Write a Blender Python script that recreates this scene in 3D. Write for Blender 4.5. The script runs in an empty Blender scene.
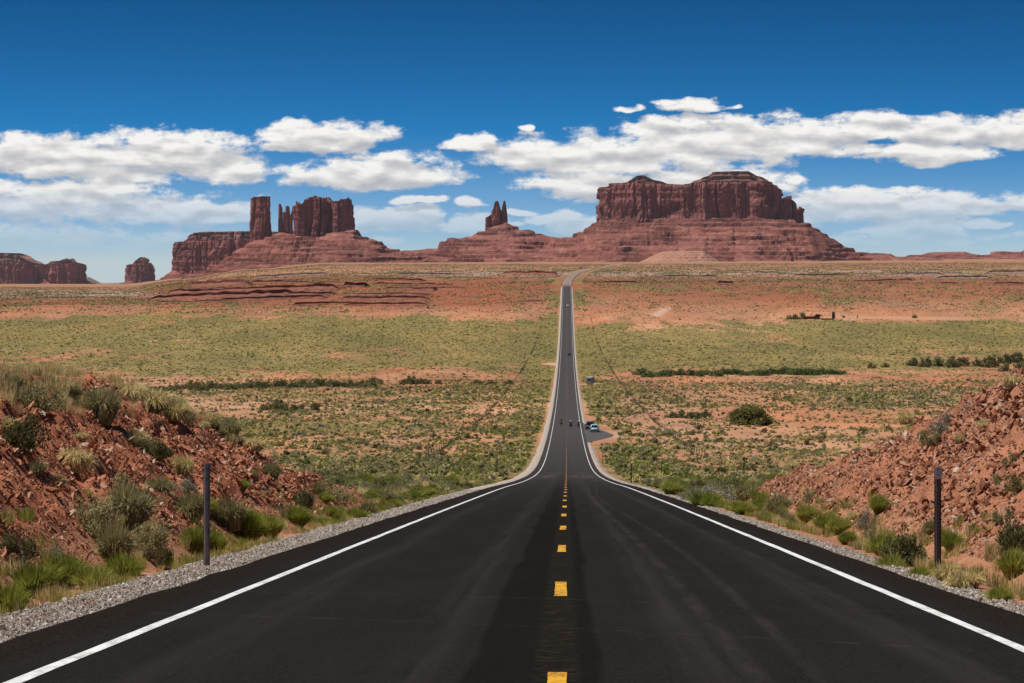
import bpy, bmesh, math, random
import numpy as np
from mathutils import Vector, Matrix

random.seed(7)
RNG = np.random.default_rng(7)
scene = bpy.context.scene
COL = scene.collection
F = 2400.0            # focal length in pixels of a 1024 px wide frame (84 mm lens)
R = math.radians

# --------------------------------------------------------------------------
# numeric helpers
# --------------------------------------------------------------------------
def _hash(ix, iy, iz, seed):
    h = (ix * 374761393 + iy * 668265263 + iz * 2147483647 + seed * 1274126177) & 0xFFFFFFFF
    h = ((h ^ (h >> 13)) * 1274126177) & 0xFFFFFFFF
    h = ((h ^ (h >> 16)) * 2246822519) & 0xFFFFFFFF
    return (h ^ (h >> 15)) & 0xFFFF

def noise3(x, y, z=0.0, seed=0):
    """smooth value noise, -1..1, vectorised"""
    x, y, z = np.broadcast_arrays(np.asarray(x, float), np.asarray(y, float), np.asarray(z, float))
    ix, iy, iz = np.floor(x).astype(np.int64), np.floor(y).astype(np.int64), np.floor(z).astype(np.int64)
    fx, fy, fz = x - ix, y - iy, z - iz
    sx, sy, sz = [f * f * f * (f * (f * 6 - 15) + 10) for f in (fx, fy, fz)]
    def v(a, b, c):
        return _hash(ix + a, iy + b, iz + c, seed) / 32767.5 - 1.0
    c00 = v(0, 0, 0) * (1 - sx) + v(1, 0, 0) * sx
    c10 = v(0, 1, 0) * (1 - sx) + v(1, 1, 0) * sx
    c01 = v(0, 0, 1) * (1 - sx) + v(1, 0, 1) * sx
    c11 = v(0, 1, 1) * (1 - sx) + v(1, 1, 1) * sx
    return (c00 * (1 - sy) + c10 * sy) * (1 - sz) + (c01 * (1 - sy) + c11 * sy) * sz

def fbm(x, y, z=0.0, seed=0, octs=4, gain=0.5):
    s, a, n = 0.0, 1.0, 0.0
    for k in range(octs):
        f = 2.03 ** k
        s = s + a * noise3(np.asarray(x) * f + 17.3 * k, np.asarray(y) * f - 9.1 * k, np.asarray(z) * f, seed + k)
        n += a; a *= gain
    return s / n

def sstep(a, b, x):
    t = np.clip((np.asarray(x, float) - a) / (b - a), 0, 1)
    return t * t * (3 - 2 * t)

def pchip(xk, yk, x):
    xk, yk = np.asarray(xk, float), np.asarray(yk, float)
    h = np.diff(xk); d = np.diff(yk) / h
    m = np.empty_like(yk); m[0] = d[0]; m[-1] = d[-1]
    m[1:-1] = (d[:-1] * h[1:] + d[1:] * h[:-1]) / (h[1:] + h[:-1])
    x = np.asarray(x, float); xc = np.clip(x, xk[0], xk[-1])
    i = np.clip(np.searchsorted(xk, xc) - 1, 0, len(h) - 1)
    t = (xc - xk[i]) / h[i]
    h00 = 2 * t**3 - 3 * t**2 + 1; h10 = t**3 - 2 * t**2 + t
    h01 = -2 * t**3 + 3 * t**2; h11 = t**3 - t**2
    return h00 * yk[i] + h10 * h[i] * m[i] + h01 * yk[i + 1] + h11 * h[i] * m[i + 1]

# --------------------------------------------------------------------------
# object helpers
# --------------------------------------------------------------------------
def link(o, parent=None):
    COL.objects.link(o)
    if parent is not None:
        o.parent = parent
    return o

def tag(o, label=None, cat=None, group=None, kind=None):
    if label: o['label'] = label
    if cat: o['category'] = cat
    if group: o['group'] = group
    if kind: o['kind'] = kind
    return o

def empty(name, loc=(0, 0, 0), rz=0.0):
    o = bpy.data.objects.new(name, None)
    o.location = loc; o.rotation_euler = (0, 0, rz); o.empty_display_size = 0.3
    return link(o)

def mesh_np(name, verts, faces, mat=None, smooth=False, attrs=None):
    """faces: (n,4) or (n,3) int array; attrs: {name: (type, per-vertex array)}"""
    me = bpy.data.meshes.new(name)
    verts = np.ascontiguousarray(verts, np.float32); faces = np.ascontiguousarray(faces, np.int32)
    n, k = faces.shape
    me.vertices.add(len(verts)); me.vertices.foreach_set('co', verts.ravel())
    me.loops.add(n * k); me.loops.foreach_set('vertex_index', faces.ravel())
    me.polygons.add(n)
    me.polygons.foreach_set('loop_start', np.arange(0, n * k, k, dtype=np.int32))
    me.polygons.foreach_set('loop_total', np.full(n, k, np.int32))
    me.polygons.foreach_set('use_smooth', np.full(n, smooth, bool))
    me.update(calc_edges=True)
    for an, (ty, arr) in (attrs or {}).items():
        a = me.attributes.new(an, ty, 'POINT')
        if ty == 'FLOAT': a.data.foreach_set('value', np.ascontiguousarray(arr, np.float32))
        elif ty == 'INT': a.data.foreach_set('value', np.ascontiguousarray(arr, np.int32))
        elif ty == 'FLOAT_COLOR':
            c = np.ones((len(verts), 4), np.float32); c[:, :3] = arr
            a.data.foreach_set('color', c.ravel())
        elif ty == 'FLOAT_VECTOR': a.data.foreach_set('vector', np.ascontiguousarray(arr, np.float32).ravel())
    if mat: me.materials.append(mat)
    return me

def obj_np(name, verts, faces, mat=None, parent=None, smooth=False, attrs=None):
    return link(bpy.data.objects.new(name, mesh_np(name, verts, faces, mat, smooth, attrs)), parent)

def grid_faces(nr, nc, wrap=False):
    r = np.arange(nr - 1)[:, None]; c = np.arange(nc if wrap else nc - 1)[None, :]
    c2 = (c + 1) % nc
    return np.stack([r * nc + c, r * nc + c2, (r + 1) * nc + c2, (r + 1) * nc + c], -1).reshape(-1, 4)

def obj_bm(name, bm, mat, parent=None, smooth=False):
    me = bpy.data.meshes.new(name)
    bmesh.ops.recalc_face_normals(bm, faces=bm.faces)
    bm.to_mesh(me); bm.free()
    for p in me.polygons: p.use_smooth = smooth
    if mat: me.materials.append(mat)
    return link(bpy.data.objects.new(name, me), parent)

def bx(bm, c, s, rot=None, bevel=0.0):
    m = Matrix.Translation(c)
    if rot is not None: m = m @ rot
    g = bmesh.ops.create_cube(bm, size=1, matrix=m @ Matrix.Diagonal((s[0], s[1], s[2], 1)))
    if bevel:
        es = list({e for v in g['verts'] for e in v.link_edges})
        bmesh.ops.bevel(bm, geom=es, offset=bevel, segments=2, affect='EDGES', profile=0.5)

def cyl(bm, a, b, r, r2=None, seg=12):
    a, b = Vector(a), Vector(b); d = b - a
    q = d.to_track_quat('Z', 'Y').to_matrix().to_4x4()
    bmesh.ops.create_cone(bm, cap_ends=True, segments=seg, radius1=r, radius2=r if r2 is None else r2,
                          depth=d.length, matrix=Matrix.Translation((a + b) / 2) @ q)

def torus(bm, c, r, t, axis='X', seg=20, ts=8):
    vs = []
    for i in range(seg):
        a = 2 * math.pi * i / seg; ring = []
        for j in range(ts):
            b = 2 * math.pi * j / ts
            rr = r + t * math.cos(b); o = t * math.sin(b)
            ring.append(bm.verts.new((c[0] + o, c[1] + rr * math.cos(a), c[2] + rr * math.sin(a))))
        vs.append(ring)
    for i in range(seg):
        for j in range(ts):
            bm.faces.new((vs[i][j], vs[(i + 1) % seg][j], vs[(i + 1) % seg][(j + 1) % ts], vs[i][(j + 1) % ts]))

def loft(bm, secs):
    """secs: list of rings (lists of points, same count); closed ends"""
    rings = [[bm.verts.new(p) for p in s] for s in secs]
    n = len(rings[0])
    for a, b in zip(rings[:-1], rings[1:]):
        for i in range(n):
            bm.faces.new((a[i], a[(i + 1) % n], b[(i + 1) % n], b[i]))
    bm.faces.new(rings[0][::-1]); bm.faces.new(rings[-1])

# --------------------------------------------------------------------------
# materials
# --------------------------------------------------------------------------
class NT:
    """tiny node-tree builder"""
    def __init__(self, tree):
        self.t = tree; tree.nodes.clear()
    def n(self, ty, ins=None, **props):
        nd = self.t.nodes.new(ty)
        for k, v in props.items(): setattr(nd, k, v)
        for k, v in (ins or {}).items(): self.s(nd, k, v)
        return nd
    def s(self, nd, key, v):
        sock = nd.inputs[key]
        if isinstance(v, bpy.types.NodeSocket): self.t.links.new(v, sock)
        elif isinstance(v, bpy.types.Node): self.t.links.new(v.outputs[0], sock)
        else:
            if sock.type == 'RGBA' and len(v) == 3: v = (*v, 1)
            sock.default_value = v
    def m(self, op, a, b=None, c=None, clamp=False):
        nd = self.n('ShaderNodeMath', operation=op, use_clamp=clamp)
        for i, v in enumerate((a, b, c)):
            if v is not None: self.s(nd, i, v)
        return nd.outputs[0]
    def vm(self, op, a, b=None, out=0):
        nd = self.n('ShaderNodeVectorMath', operation=op)
        for i, v in enumerate((a, b)):
            if v is not None: self.s(nd, i, v)
        return nd.outputs[out]
    def mix(self, f, a, b, blend='MIX'):
        nd = self.n('ShaderNodeMix', data_type='RGBA', blend_type=blend)
        self.s(nd, 0, f); self.s(nd, 6, a); self.s(nd, 7, b)
        return nd.outputs[2]
    def noise(self, vec, scale, detail=4.0, rough=0.55, dist=0.0, dim='3D'):
        nd = self.n('ShaderNodeTexNoise', noise_dimensions=dim)
        if vec is not None: self.s(nd, 'Vector', vec)
        nd.inputs['Scale'].default_value = scale; nd.inputs['Detail'].default_value = detail
        nd.inputs['Roughness'].default_value = rough; nd.inputs['Distortion'].default_value = dist
        return nd.outputs[0]
    def ramp(self, f, stops, interp='LINEAR'):
        nd = self.n('ShaderNodeValToRGB', {'Fac': f}); cr = nd.color_ramp; cr.interpolation = interp
        while len(cr.elements) < len(stops): cr.elements.new(0.5)
        for e, (p, c) in zip(cr.elements, stops):
            e.position = p; e.color = (*c, 1) if len(c) == 3 else c
        return nd.outputs[0]
    def mr(self, v, a, b, c=0.0, d=1.0, smooth=False):
        nd = self.n('ShaderNodeMapRange', interpolation_type='SMOOTHSTEP' if smooth else 'LINEAR')
        for k, x in zip(('Value', 'From Min', 'From Max', 'To Min', 'To Max'), (v, a, b, c, d)): self.s(nd, k, x)
        return nd.outputs[0]
    def scale(self, v, s):
        return self.vm('MULTIPLY', v, s)

def material(name):
    m = bpy.data.materials.new(name); m.use_nodes = True
    t = NT(m.node_tree)
    out = t.n('ShaderNodeOutputMaterial'); b = t.n('ShaderNodeBsdfPrincipled')
    t.s(out, 'Surface', b.outputs[0])
    b.inputs['Roughness'].default_value = 0.9
    b.inputs['Specular IOR Level'].default_value = 0.1
    return m, t, b, out

def simple_mat(name, col, rough=0.5, metal=0.0, spec=0.4, var=0.12, scale=3.0, coat=0.0):
    m, t, b, out = material(name)
    g = t.n('ShaderNodeNewGeometry')
    tc = t.n('ShaderNodeTexCoord')
    nz = t.noise(tc.outputs['Object'], scale, 5, 0.6)
    c = t.mix(t.mr(nz, 0.3, 0.7), [x * (1 - var) for x in col], [min(1, x * (1 + var)) for x in col])
    t.s(b, 'Base Color', c); b.inputs['Roughness'].default_value = rough
    b.inputs['Metallic'].default_value = metal; b.inputs['Specular IOR Level'].default_value = spec
    b.inputs['Coat Weight'].default_value = coat
    return m

def bump(t, b, h, strength, dist):
    nd = t.n('ShaderNodeBump', {'Height': h}); nd.inputs['Strength'].default_value = strength
    nd.inputs['Distance'].default_value = dist
    t.s(b, 'Normal', nd.outputs[0])

# --------------------------------------------------------------------------
# terrain
# --------------------------------------------------------------------------
ZR_K = [(-200, 5.0), (-90, 4.2), (-40, 1.6), (0, -1.45), (16, -2.77), (40, -4.76), (90, -8.93), (140, -13.15), (184, -16.95), (225, -20.4),
        (286, -25.3), (326, -28.25), (384, -31.95), (446, -35.2), (497, -37.5), (590, -41.2), (678, -44.2), (855, -48.8),
        (1035, -51.5), (1200, -52.5), (1400, -51.5), (1529, -49.6), (1750, -43.6), (2035, -33.2), (2300, -23.6),
        (2700, -21.0), (3300, -14.4), (4500, -11.2), (6500, -5.4), (8500, 0.0), (14000, 2.0), (18000, 2.0)]
def zr(y):
    return pchip([k[0] for k in ZR_K], [k[1] for k in ZR_K], y)

TD = [2035, 2300, 2700, 3300, 4500, 6500, 8500, 14000, 18000]
TP = [(-400, [305.5, 300.5, 297, 293, 290, 287, 285.5, 284, 283.6]),
      (120, [305, 300, 296.5, 293, 290, 287, 285.5, 284, 283.6]),
      (180, [304, 296, 290, 284, 281.5, 280, 279, 278.5, 278]),
      (250, [303, 293, 284, 278, 272, 270, 269, 268.5, 268]),
      (330, [302, 291, 282, 275, 268, 264, 262.5, 262, 262]),
      (567, [301.0, 286.6, 280.6, 272.5, 268, 264, 262, 261.6, 261.5]),
      (1024, [301.0, 288, 281, 272, 267, 262.6, 260.5, 258.6, 258.4]),
      (1500, [301.0, 288, 281, 272, 267, 262.6, 260.5, 258.6, 258.4])]
def ztable(px, d):
    vals = np.stack([-(pchip(TD, r, d) - 262.0) / F * d for _, r in TP], 0)
    pk = np.array([p for p, _ in TP], float)
    pc = np.clip(px, pk[0], pk[-1])
    i = np.clip(np.searchsorted(pk, pc) - 1, 0, len(pk) - 2)
    t = (pc - pk[i]) / (pk[i + 1] - pk[i]); t = t * t * (3 - 2 * t)
    idx = np.arange(len(np.ravel(px)))
    v = vals.reshape(len(pk), -1); i = i.ravel(); t = t.ravel()
    return (v[i, idx] * (1 - t) + v[i + 1, idx] * t).reshape(np.shape(px))

def road_cx(y):
    y = np.asarray(y, float)
    return np.where(y < 2350, 0.0, pchip([2350, 2700, 3150, 3700, 5200, 7000, 18000], [0, 1.5, 11, 36, 98, 150, 500], y))

def bank_h(y, side):
    """height of the cut bank above the road"""
    if side < 0:
        return pchip([-200, 0, 30, 44, 50, 59, 67, 72, 78, 88, 100, 200], [1.5, 2.4, 2.85, 2.95, 3.0, 3.25, 2.95, 1.95, 1.1, 0.35, 0, 0], y)
    return pchip([-200, 0, 30, 45, 58, 63, 67, 72, 78, 84, 90, 96, 200], [2.5, 4.2, 4.8, 4.5, 3.75, 3.15, 2.5, 1.95, 1.5, 1.1, 0.6, 0, 0], y)

def terrain(x, y, detail=True):
    x, y = np.broadcast_arrays(np.asarray(x, float), np.asarray(y, float))
    shp = x.shape; x = x.ravel(); y = y.ravel()
    z = zr(y)
    far = y > 1700
    if far.any():
        xf, yf = x[far], y[far]
        px = 567 + F * xf / yf
        zt = ztable(px, np.maximum(yf, 2035))
        zt = np.where(yf < 2035, zr(yf) + (zt - zr(np.full_like(yf, 2035))), zt)
        w = sstep(1700, 2100, yf)
        zz = z[far] * (1 - w) + zt * w
        xr = np.abs(xf - road_cx(yf))
        # faint gullies
        zz = zz + fbm(xf / 120, yf / 260, 0, 51, 3) * 0.8 * sstep(40, 140, xr)
        z = z.copy(); z[far] = zz
    # rolling ground away from the road
    ax = np.abs(x - road_cx(y))
    roll = sstep(12, 60, ax)
    z = z + roll * fbm(x / 70, y / 90, 0, 3, 3) * 0.9 * sstep(70, 140, y)
    # road bed and shoulders
    bed = np.where(y > 125, 5.2, 4.45)
    z = z - 0.35 * (1 - sstep(bed, bed + 0.35, ax)) - 0.05
    z = z - 0.22 * sstep(5.1, 6.0, ax) * (1 - sstep(8, 16, ax)) * sstep(60, 100, y) * np.where(x > 0, 1 - sstep(470, 500, y) * (1 - sstep(650, 690, y)), 1)
    near = y < 120
    if near.any():
        xn, yn = x[near], y[near]
        an = np.abs(xn); side = np.where(xn < 0, -1, 1)
        H = np.where(side < 0, bank_h(yn + 0.8 * noise3(xn / 2.2, yn / 2.2, 0, 61), -1), bank_h(yn + 0.8 * noise3(xn / 2.2, yn / 2.2, 0, 62), 1))
        toe = np.where(side < 0, 6.15, 6.0) + 0.35 * noise3(yn / 5.0, xn * 0, 0, 63) + np.where(side < 0, 0.6, 0.3) * sstep(50, 78, yn)
        face = 0.70 * np.maximum(0, an - toe)
        top = H + 0.06 * np.maximum(0, an - 10) + 0.18 * fbm(xn / 3, yn / 3, 0, 64, 3)
        k = 0.35                                     # smooth minimum: rounded brow
        h = np.clip(0.5 + 0.5 * (top - face) / k, 0, 1)
        bank = top * (1 - h) + face * h - k * h * (1 - h)
        bank = np.maximum(bank, -0.2)
        bank = np.where(an > toe - 0.3, bank, 0)
        on = sstep(0.05, 0.9, bank)
        if detail:
            rough = (np.abs(fbm(xn / 0.9, yn / 1.5, 0, 65, 4)) - 0.2) * 0.5 + fbm(xn / 0.45, yn / 0.5, 0, 66, 2) * 0.07
            # outcropping strata: little steps that dip with the hill
            s = (bank + yn * 0.02 + 0.25 * fbm(xn / 2, yn / 4, 0, 67, 2)) / 0.42
            fr = s - np.floor(s)
            led = (sstep(0.72, 0.92, fr) - fr) * 0.42 * sstep(0.0, 0.4, fbm(xn / 2.5, yn / 4.5, 0, 68, 2) + 0.15)
            bank = bank + on * (rough + led * 0.55)
        z = z.copy()
        ditch = -0.12 * sstep(5.0, 5.6, an) * (1 - sstep(6.2, 7.5, an))
        z[near] = z[near] + np.maximum(bank, 0) * 1.0 * (1 - sstep(95, 118, yn)) + ditch
        if detail:
            z[near] += sstep(5.2, 5.8, an) * 0.05 * fbm(xn / 0.5, yn / 0.5, 0, 69, 3)
    return z.reshape(shp)

def ray_ground(px, py, dmin=12.0, dmax=3200.0):
    """the first ground point in the direction of photo pixel (px, py)"""
    d = np.geomspace(dmin, dmax, 2600)
    x = (px - 567.0) / F * d + 0.07
    zz = -(py - 262.0) / F * d
    t = terrain(x, d)
    i = np.argmax(t > zz)
    return float(x[i]), float(d[i]), float(t[i])

def at_d(px, py_base, d):
    return ((px - 567.0) / F * d, d, -(py_base - 262.0) / F * d)

# --- vegetation cover (fraction) as a map over the valley -------------------
VL = np.array([(258, .28), (268, .34), (273, .42), (278, .36), (300, .36), (312, .40), (317, .5), (322, .9), (345, .95), (368, .85),
               (374, .5), (383, .38), (388, .48), (404, .52), (412, .62), (440, .60), (480, .60), (520, .6)])
VR = np.array([(256, .38), (265, .36), (269, .42), (284, .40), (300, .42), (312, .42), (319, .42), (325, .9), (345, .95), (366, .9), (372, .55),
               (378, .42), (383, .68), (404, .65), (412, .42), (424, .40), (434, .62), (445, .64), (480, .62), (520, .6)])
def veg_cover(x, y, z):
    d = np.maximum(y, 20)
    px = 567 + F * x / d
    py = 262 - F * z / d
    n = fbm(x / 60, y / 190, 0, 71, 4)
    n2 = fbm(x / 14, y / 40, 0, 75, 3)
    pyn = py + 7 * fbm(x / (0.05 * d + 5), y / (0.18 * d + 5), 0, 77, 3) + 4 * fbm(x / (0.008 * d + 3), y / (0.05 * d + 5), 0, 79, 2)
    v = np.where(px < 560, np.interp(pyn, VL[:, 0], VL[:, 1]), np.interp(pyn, VR[:, 0], VR[:, 1]))
    n3 = fbm(x / 4.5, y / 10, 0, 73, 3)
    v = v + 0.40 * n + 0.34 * n2 + 0.42 * n3 * (1 - sstep(500, 1100, y))
    # greener strip along the road
    ax = np.abs(x - road_cx(y))
    v = v + 0.28 * (1 - sstep(9, 24, ax)) * sstep(5.5, 8, ax)
    # wash of bare red dirt right of the road, and the pull-outs
    return np.clip(v, 0, 1)

def soil_colour(x, y, z):
    d = np.maximum(y, 20); px = 567 + F * x / d; py = 262 - F * z / d
    n = fbm(x / 90, y / 260, 0, 81, 4)[..., None]
    n2 = fbm(x / 9, y / 30, 0, 85, 3)[..., None]
    orange = np.array([0.42, 0.215, 0.124]); red = np.array([0.35, 0.155, 0.09]); pale = np.array([0.47, 0.30, 0.185])
    c = orange + (pale - orange) * np.clip(n * 1.3, 0, 1) + (red - orange) * np.clip(-n * 1.5, 0, 1)
    farred = (sstep(1750, 2200, y) * (1 - sstep(2900, 3900, y)))[..., None] * np.clip(0.8 + 0.7 * n2, 0.35, 1.0)
    c = c * (1 - farred) + np.array([0.225, 0.092, 0.056]) * farred
    bench = (sstep(130, 180, px) * (1 - sstep(470, 590, px)) * sstep(279, 285, py) * (1 - sstep(304, 312, py)) * sstep(1800, 2000, y) * np.clip(0.75 + 0.9 * n2[..., 0], 0.2, 1))[..., None]
    c = c * (1 - bench) + np.array([0.27, 0.098, 0.058]) * bench
    # grey-white rim rock band
    grey = (np.exp(-((py - 273 - 2 * n[..., 0]) / 3.2) ** 2) * sstep(1900, 2500, y) * np.clip(0.55 + 0.8 * n2[..., 0], 0, 1) * np.where(px > 420, .9, .35))[..., None]
    c = c * (1 - grey) + np.array([0.42, 0.34, 0.29]) * grey
    grey2 = (np.exp(-((py - 294) / 3.0) ** 2) * (1 - sstep(120, 170, px)) * sstep(1900, 2500, y) * 0.7)[..., None]
    c = c * (1 - grey2) + np.array([0.42, 0.36, 0.32]) * grey2
    tanf = (sstep(3600, 4600, y) * 0.7)[..., None]
    c = c * (1 - tanf) + np.array([0.30, 0.165, 0.105]) * tanf
    c = c * (1 + 0.30 * n2)
    # cut banks: left one deep red-brown, right one paler pink shale
    wall = sstep(0.25, 0.8, z - zr(y) + 0.05)[..., None] * (1 - sstep(90, 120, y))[..., None]
    lb = np.array([0.42, 0.175, 0.095]); rb = np.array([0.38, 0.170, 0.098])
    bc = np.where((x < 0)[..., None], lb, rb) * (1 + 0.35 * fbm(x / 1.6, y / 2.4, z / 0.7, 87, 3)[..., None])
    c = c * (1 - wall) + bc * wall
    # dirt tracks and pull-outs beside the road
    def blot(cx, cy, rx, ry, col, k=1.0):
        nonlocal c
        w = (1 - sstep(0.6, 1.15, np.hypot((x - cx) / rx, (y - cy) / ry) + 0.25 * n2[..., 0]))[..., None] * k
        c = c * (1 - w) + np.array(col) * w
    blot(11.5, 550, 3.2, 22, (0.44, 0.30, 0.20))
    blot(-8, 1240, 5, 16, (0.46, 0.36, 0.28))
    blot(9.5, 1010, 6.0, 8, (0.42, 0.25, 0.18))
    sg = np.clip(((x - 67) * 13 + (y - 1830) * 95) / (13 ** 2 + 95 ** 2), 0, 1)
    wt = (1 - sstep(2.5, 5.5, np.hypot(x - 67 - 13 * sg, (y - 1830 - 95 * sg) * 0.3)))[..., None]
    c = c * (1 - wt) + np.array([0.48, 0.33, 0.235]) * wt
    blot(250, 1800, 60, 26, (0.46, 0.265, 0.165))
    blot(45, 700, 26, 55, (0.45, 0.20, 0.13), 0.8)
    return np.clip(c, 0.01, 0.9)

BARE = [(7.5, 560, 4.8, 70), (-8, 1240, 6, 18), (9.5, 1010, 7, 10), (74, 1878, 8, 55), (250, 1800, 58, 26)]
def bare_mask(x, y):
    m = np.zeros(np.shape(x), bool)
    for cx, cy, rx, ry in BARE:
        m |= np.hypot((x - cx) / rx, (y - cy) / ry) < 1
    return m

# ground material ------------------------------------------------------------
def ground_material():
    m, t, b, out = material('desert_soil')
    soil = t.n('ShaderNodeAttribute', attribute_name='soil').outputs['Color']
    veg = t.n('ShaderNodeAttribute', attribute_name='veg').outputs['Fac']
    g = t.n('ShaderNodeNewGeometry').outputs['Position']
    n_f = t.noise(g, 2.2, 6, 0.65)
    n_m = t.noise(t.scale(g, (0.11, 0.035, 0.1)), 1.0, 6, 0.65)
    n_l = t.noise(t.scale(g, (0.02, 0.004, 0.02)), 1.0, 5, 0.6)
    c = t.mix(t.mr(n_f, 0.3, 0.75), t.mix(1.0, soil, (0.72, 0.70, 0.68), 'MULTIPLY'), t.mix(1.0, soil, (1.22, 1.2, 1.18), 'MULTIPLY'))
    c = t.mix(t.mr(n_l, 0.4, 0.62), c, t.mix(1.0, c, (1.2, 1.06, 0.98), 'MULTIPLY'))
    # low dry herbs between the shrubs
    spk = t.noise(t.scale(g, (0.9, 0.5, 0.9)), 1.0, 5, 0.7)
    yy = t.n('ShaderNodeSeparateXYZ', {0: g}).outputs[1]
    n_far = t.noise(t.scale(g, (0.16, 0.016, 0.1)), 1.0, 6, 0.75)
    wfar = t.mr(yy, 900, 2200)
    spk = t.m('ADD', t.m('MULTIPLY', spk, t.m('SUBTRACT', 1.0, wfar)), t.m('MULTIPLY', n_far, wfar))
    comb = t.m('ADD', t.m('MULTIPLY', spk, 0.5), t.m('MULTIPLY', n_m, 0.5))
    thr = t.m('SUBTRACT', 0.76, t.m('MULTIPLY', veg, 0.43))
    fac = t.mr(t.m('SUBTRACT', comb, thr), -0.03, 0.05)
    herb = t.ramp(t.noise(t.scale(g, (0.3, 0.12, 0.3)), 1.0, 4, 0.6), [(0.32, (0.130, 0.122, 0.042)), (0.5, (0.20, 0.178, 0.068)), (0.66, (0.28, 0.23, 0.105))])
    herb = t.mix(t.mr(n_l, 0.38, 0.60), t.mix(1.0, herb, (0.74, 0.80, 0.72), 'MULTIPLY'), t.mix(1.0, herb, (1.16, 1.08, 0.95), 'MULTIPLY'))
    c = t.mix(t.m('MULTIPLY', fac, 0.85), c, herb)
    # stony litter close by
    vo = t.n('ShaderNodeTexVoronoi', {'Vector': t.scale(g, (9, 9, 16))})
    chip = t.n('ShaderNodeSeparateColor', {0: vo.outputs['Color']}).outputs[0]
    chips = t.mix(t.mr(chip, 0, 1), t.mix(1.0, c, (0.55, 0.52, 0.5), 'MULTIPLY'), t.mix(1.0, c, (1.35, 1.36, 1.38), 'MULTIPLY'))
    c = t.mix(t.m('MULTIPLY', t.mr(yy, 130, 90), 0.75), c, chips)
    t.s(b, 'Base Color', c)
    h = t.m('ADD', t.m('ADD', t.noise(g, 6.0, 7, 0.7), t.m('MULTIPLY', chip, 0.6)), t.m('MULTIPLY', t.noise(g, 1.3, 5, 0.6), 1.5))
    bump(t, b, h, 0.6, 0.06)
    b.inputs['Specular IOR Level'].default_value = 0.0
    return m
M_GROUND = ground_material()

def build_ground():
    dense = np.concatenate([np.arange(-13.0, 13.01, 0.13)])
    nfan, next_ = 165, 16
    rows = np.concatenate([np.arange(-190, 13, 4.0), np.arange(13, 94, 0.15), np.arange(94, 300, 1.1),
                           np.geomspace(300, 1900, 190)[:-1], np.arange(1900, 3900, 4.5), np.geomspace(3900, 17500, 95)])
    nc = len(dense) + 2 * (nfan + next_)
    X = np.empty((len(rows), nc)); Y = np.repeat(rows[:, None], nc, 1)
    tf = np.arange(1, nfan + 1) / nfan
    te = np.arange(1, next_ + 1) / next_
    for i, y in enumerate(rows):
        a = 34 + 0.30 * max(y, 0)
        side = 13 + a * (0.25 * tf + 0.75 * tf ** 1.25)
        ext = side[-1] + (300 + 1.2 * max(y, 0)) * te ** 1.5
        s = np.concatenate([side, ext])
        X[i] = np.concatenate([-s[::-1], dense, s])
    Z = terrain(X, Y)
    V = np.stack([X, Y, Z], -1).reshape(-1, 3)
    veg = veg_cover(X, Y, Z).ravel()
    bank = sstep(0.3, 0.9, Z - zr(Y)).ravel() * (1 - sstep(88, 118, Y.ravel()))
    veg = veg * (1 - 0.85 * bank)
    veg = veg * (1 - 0.75 * (1 - sstep(85, 125, Y.ravel())))
    veg[bare_mask(V[:, 0], V[:, 1])] *= 0.15
    soil = soil_colour(X, Y, Z).reshape(-1, 3)
    o = obj_np('ground', V, grid_faces(len(rows), nc), M_GROUND, smooth=True,
               attrs={'soil': ('FLOAT_COLOR', soil), 'veg': ('FLOAT', veg)})
    tag(o, kind='structure')
    return o
build_ground()

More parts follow.
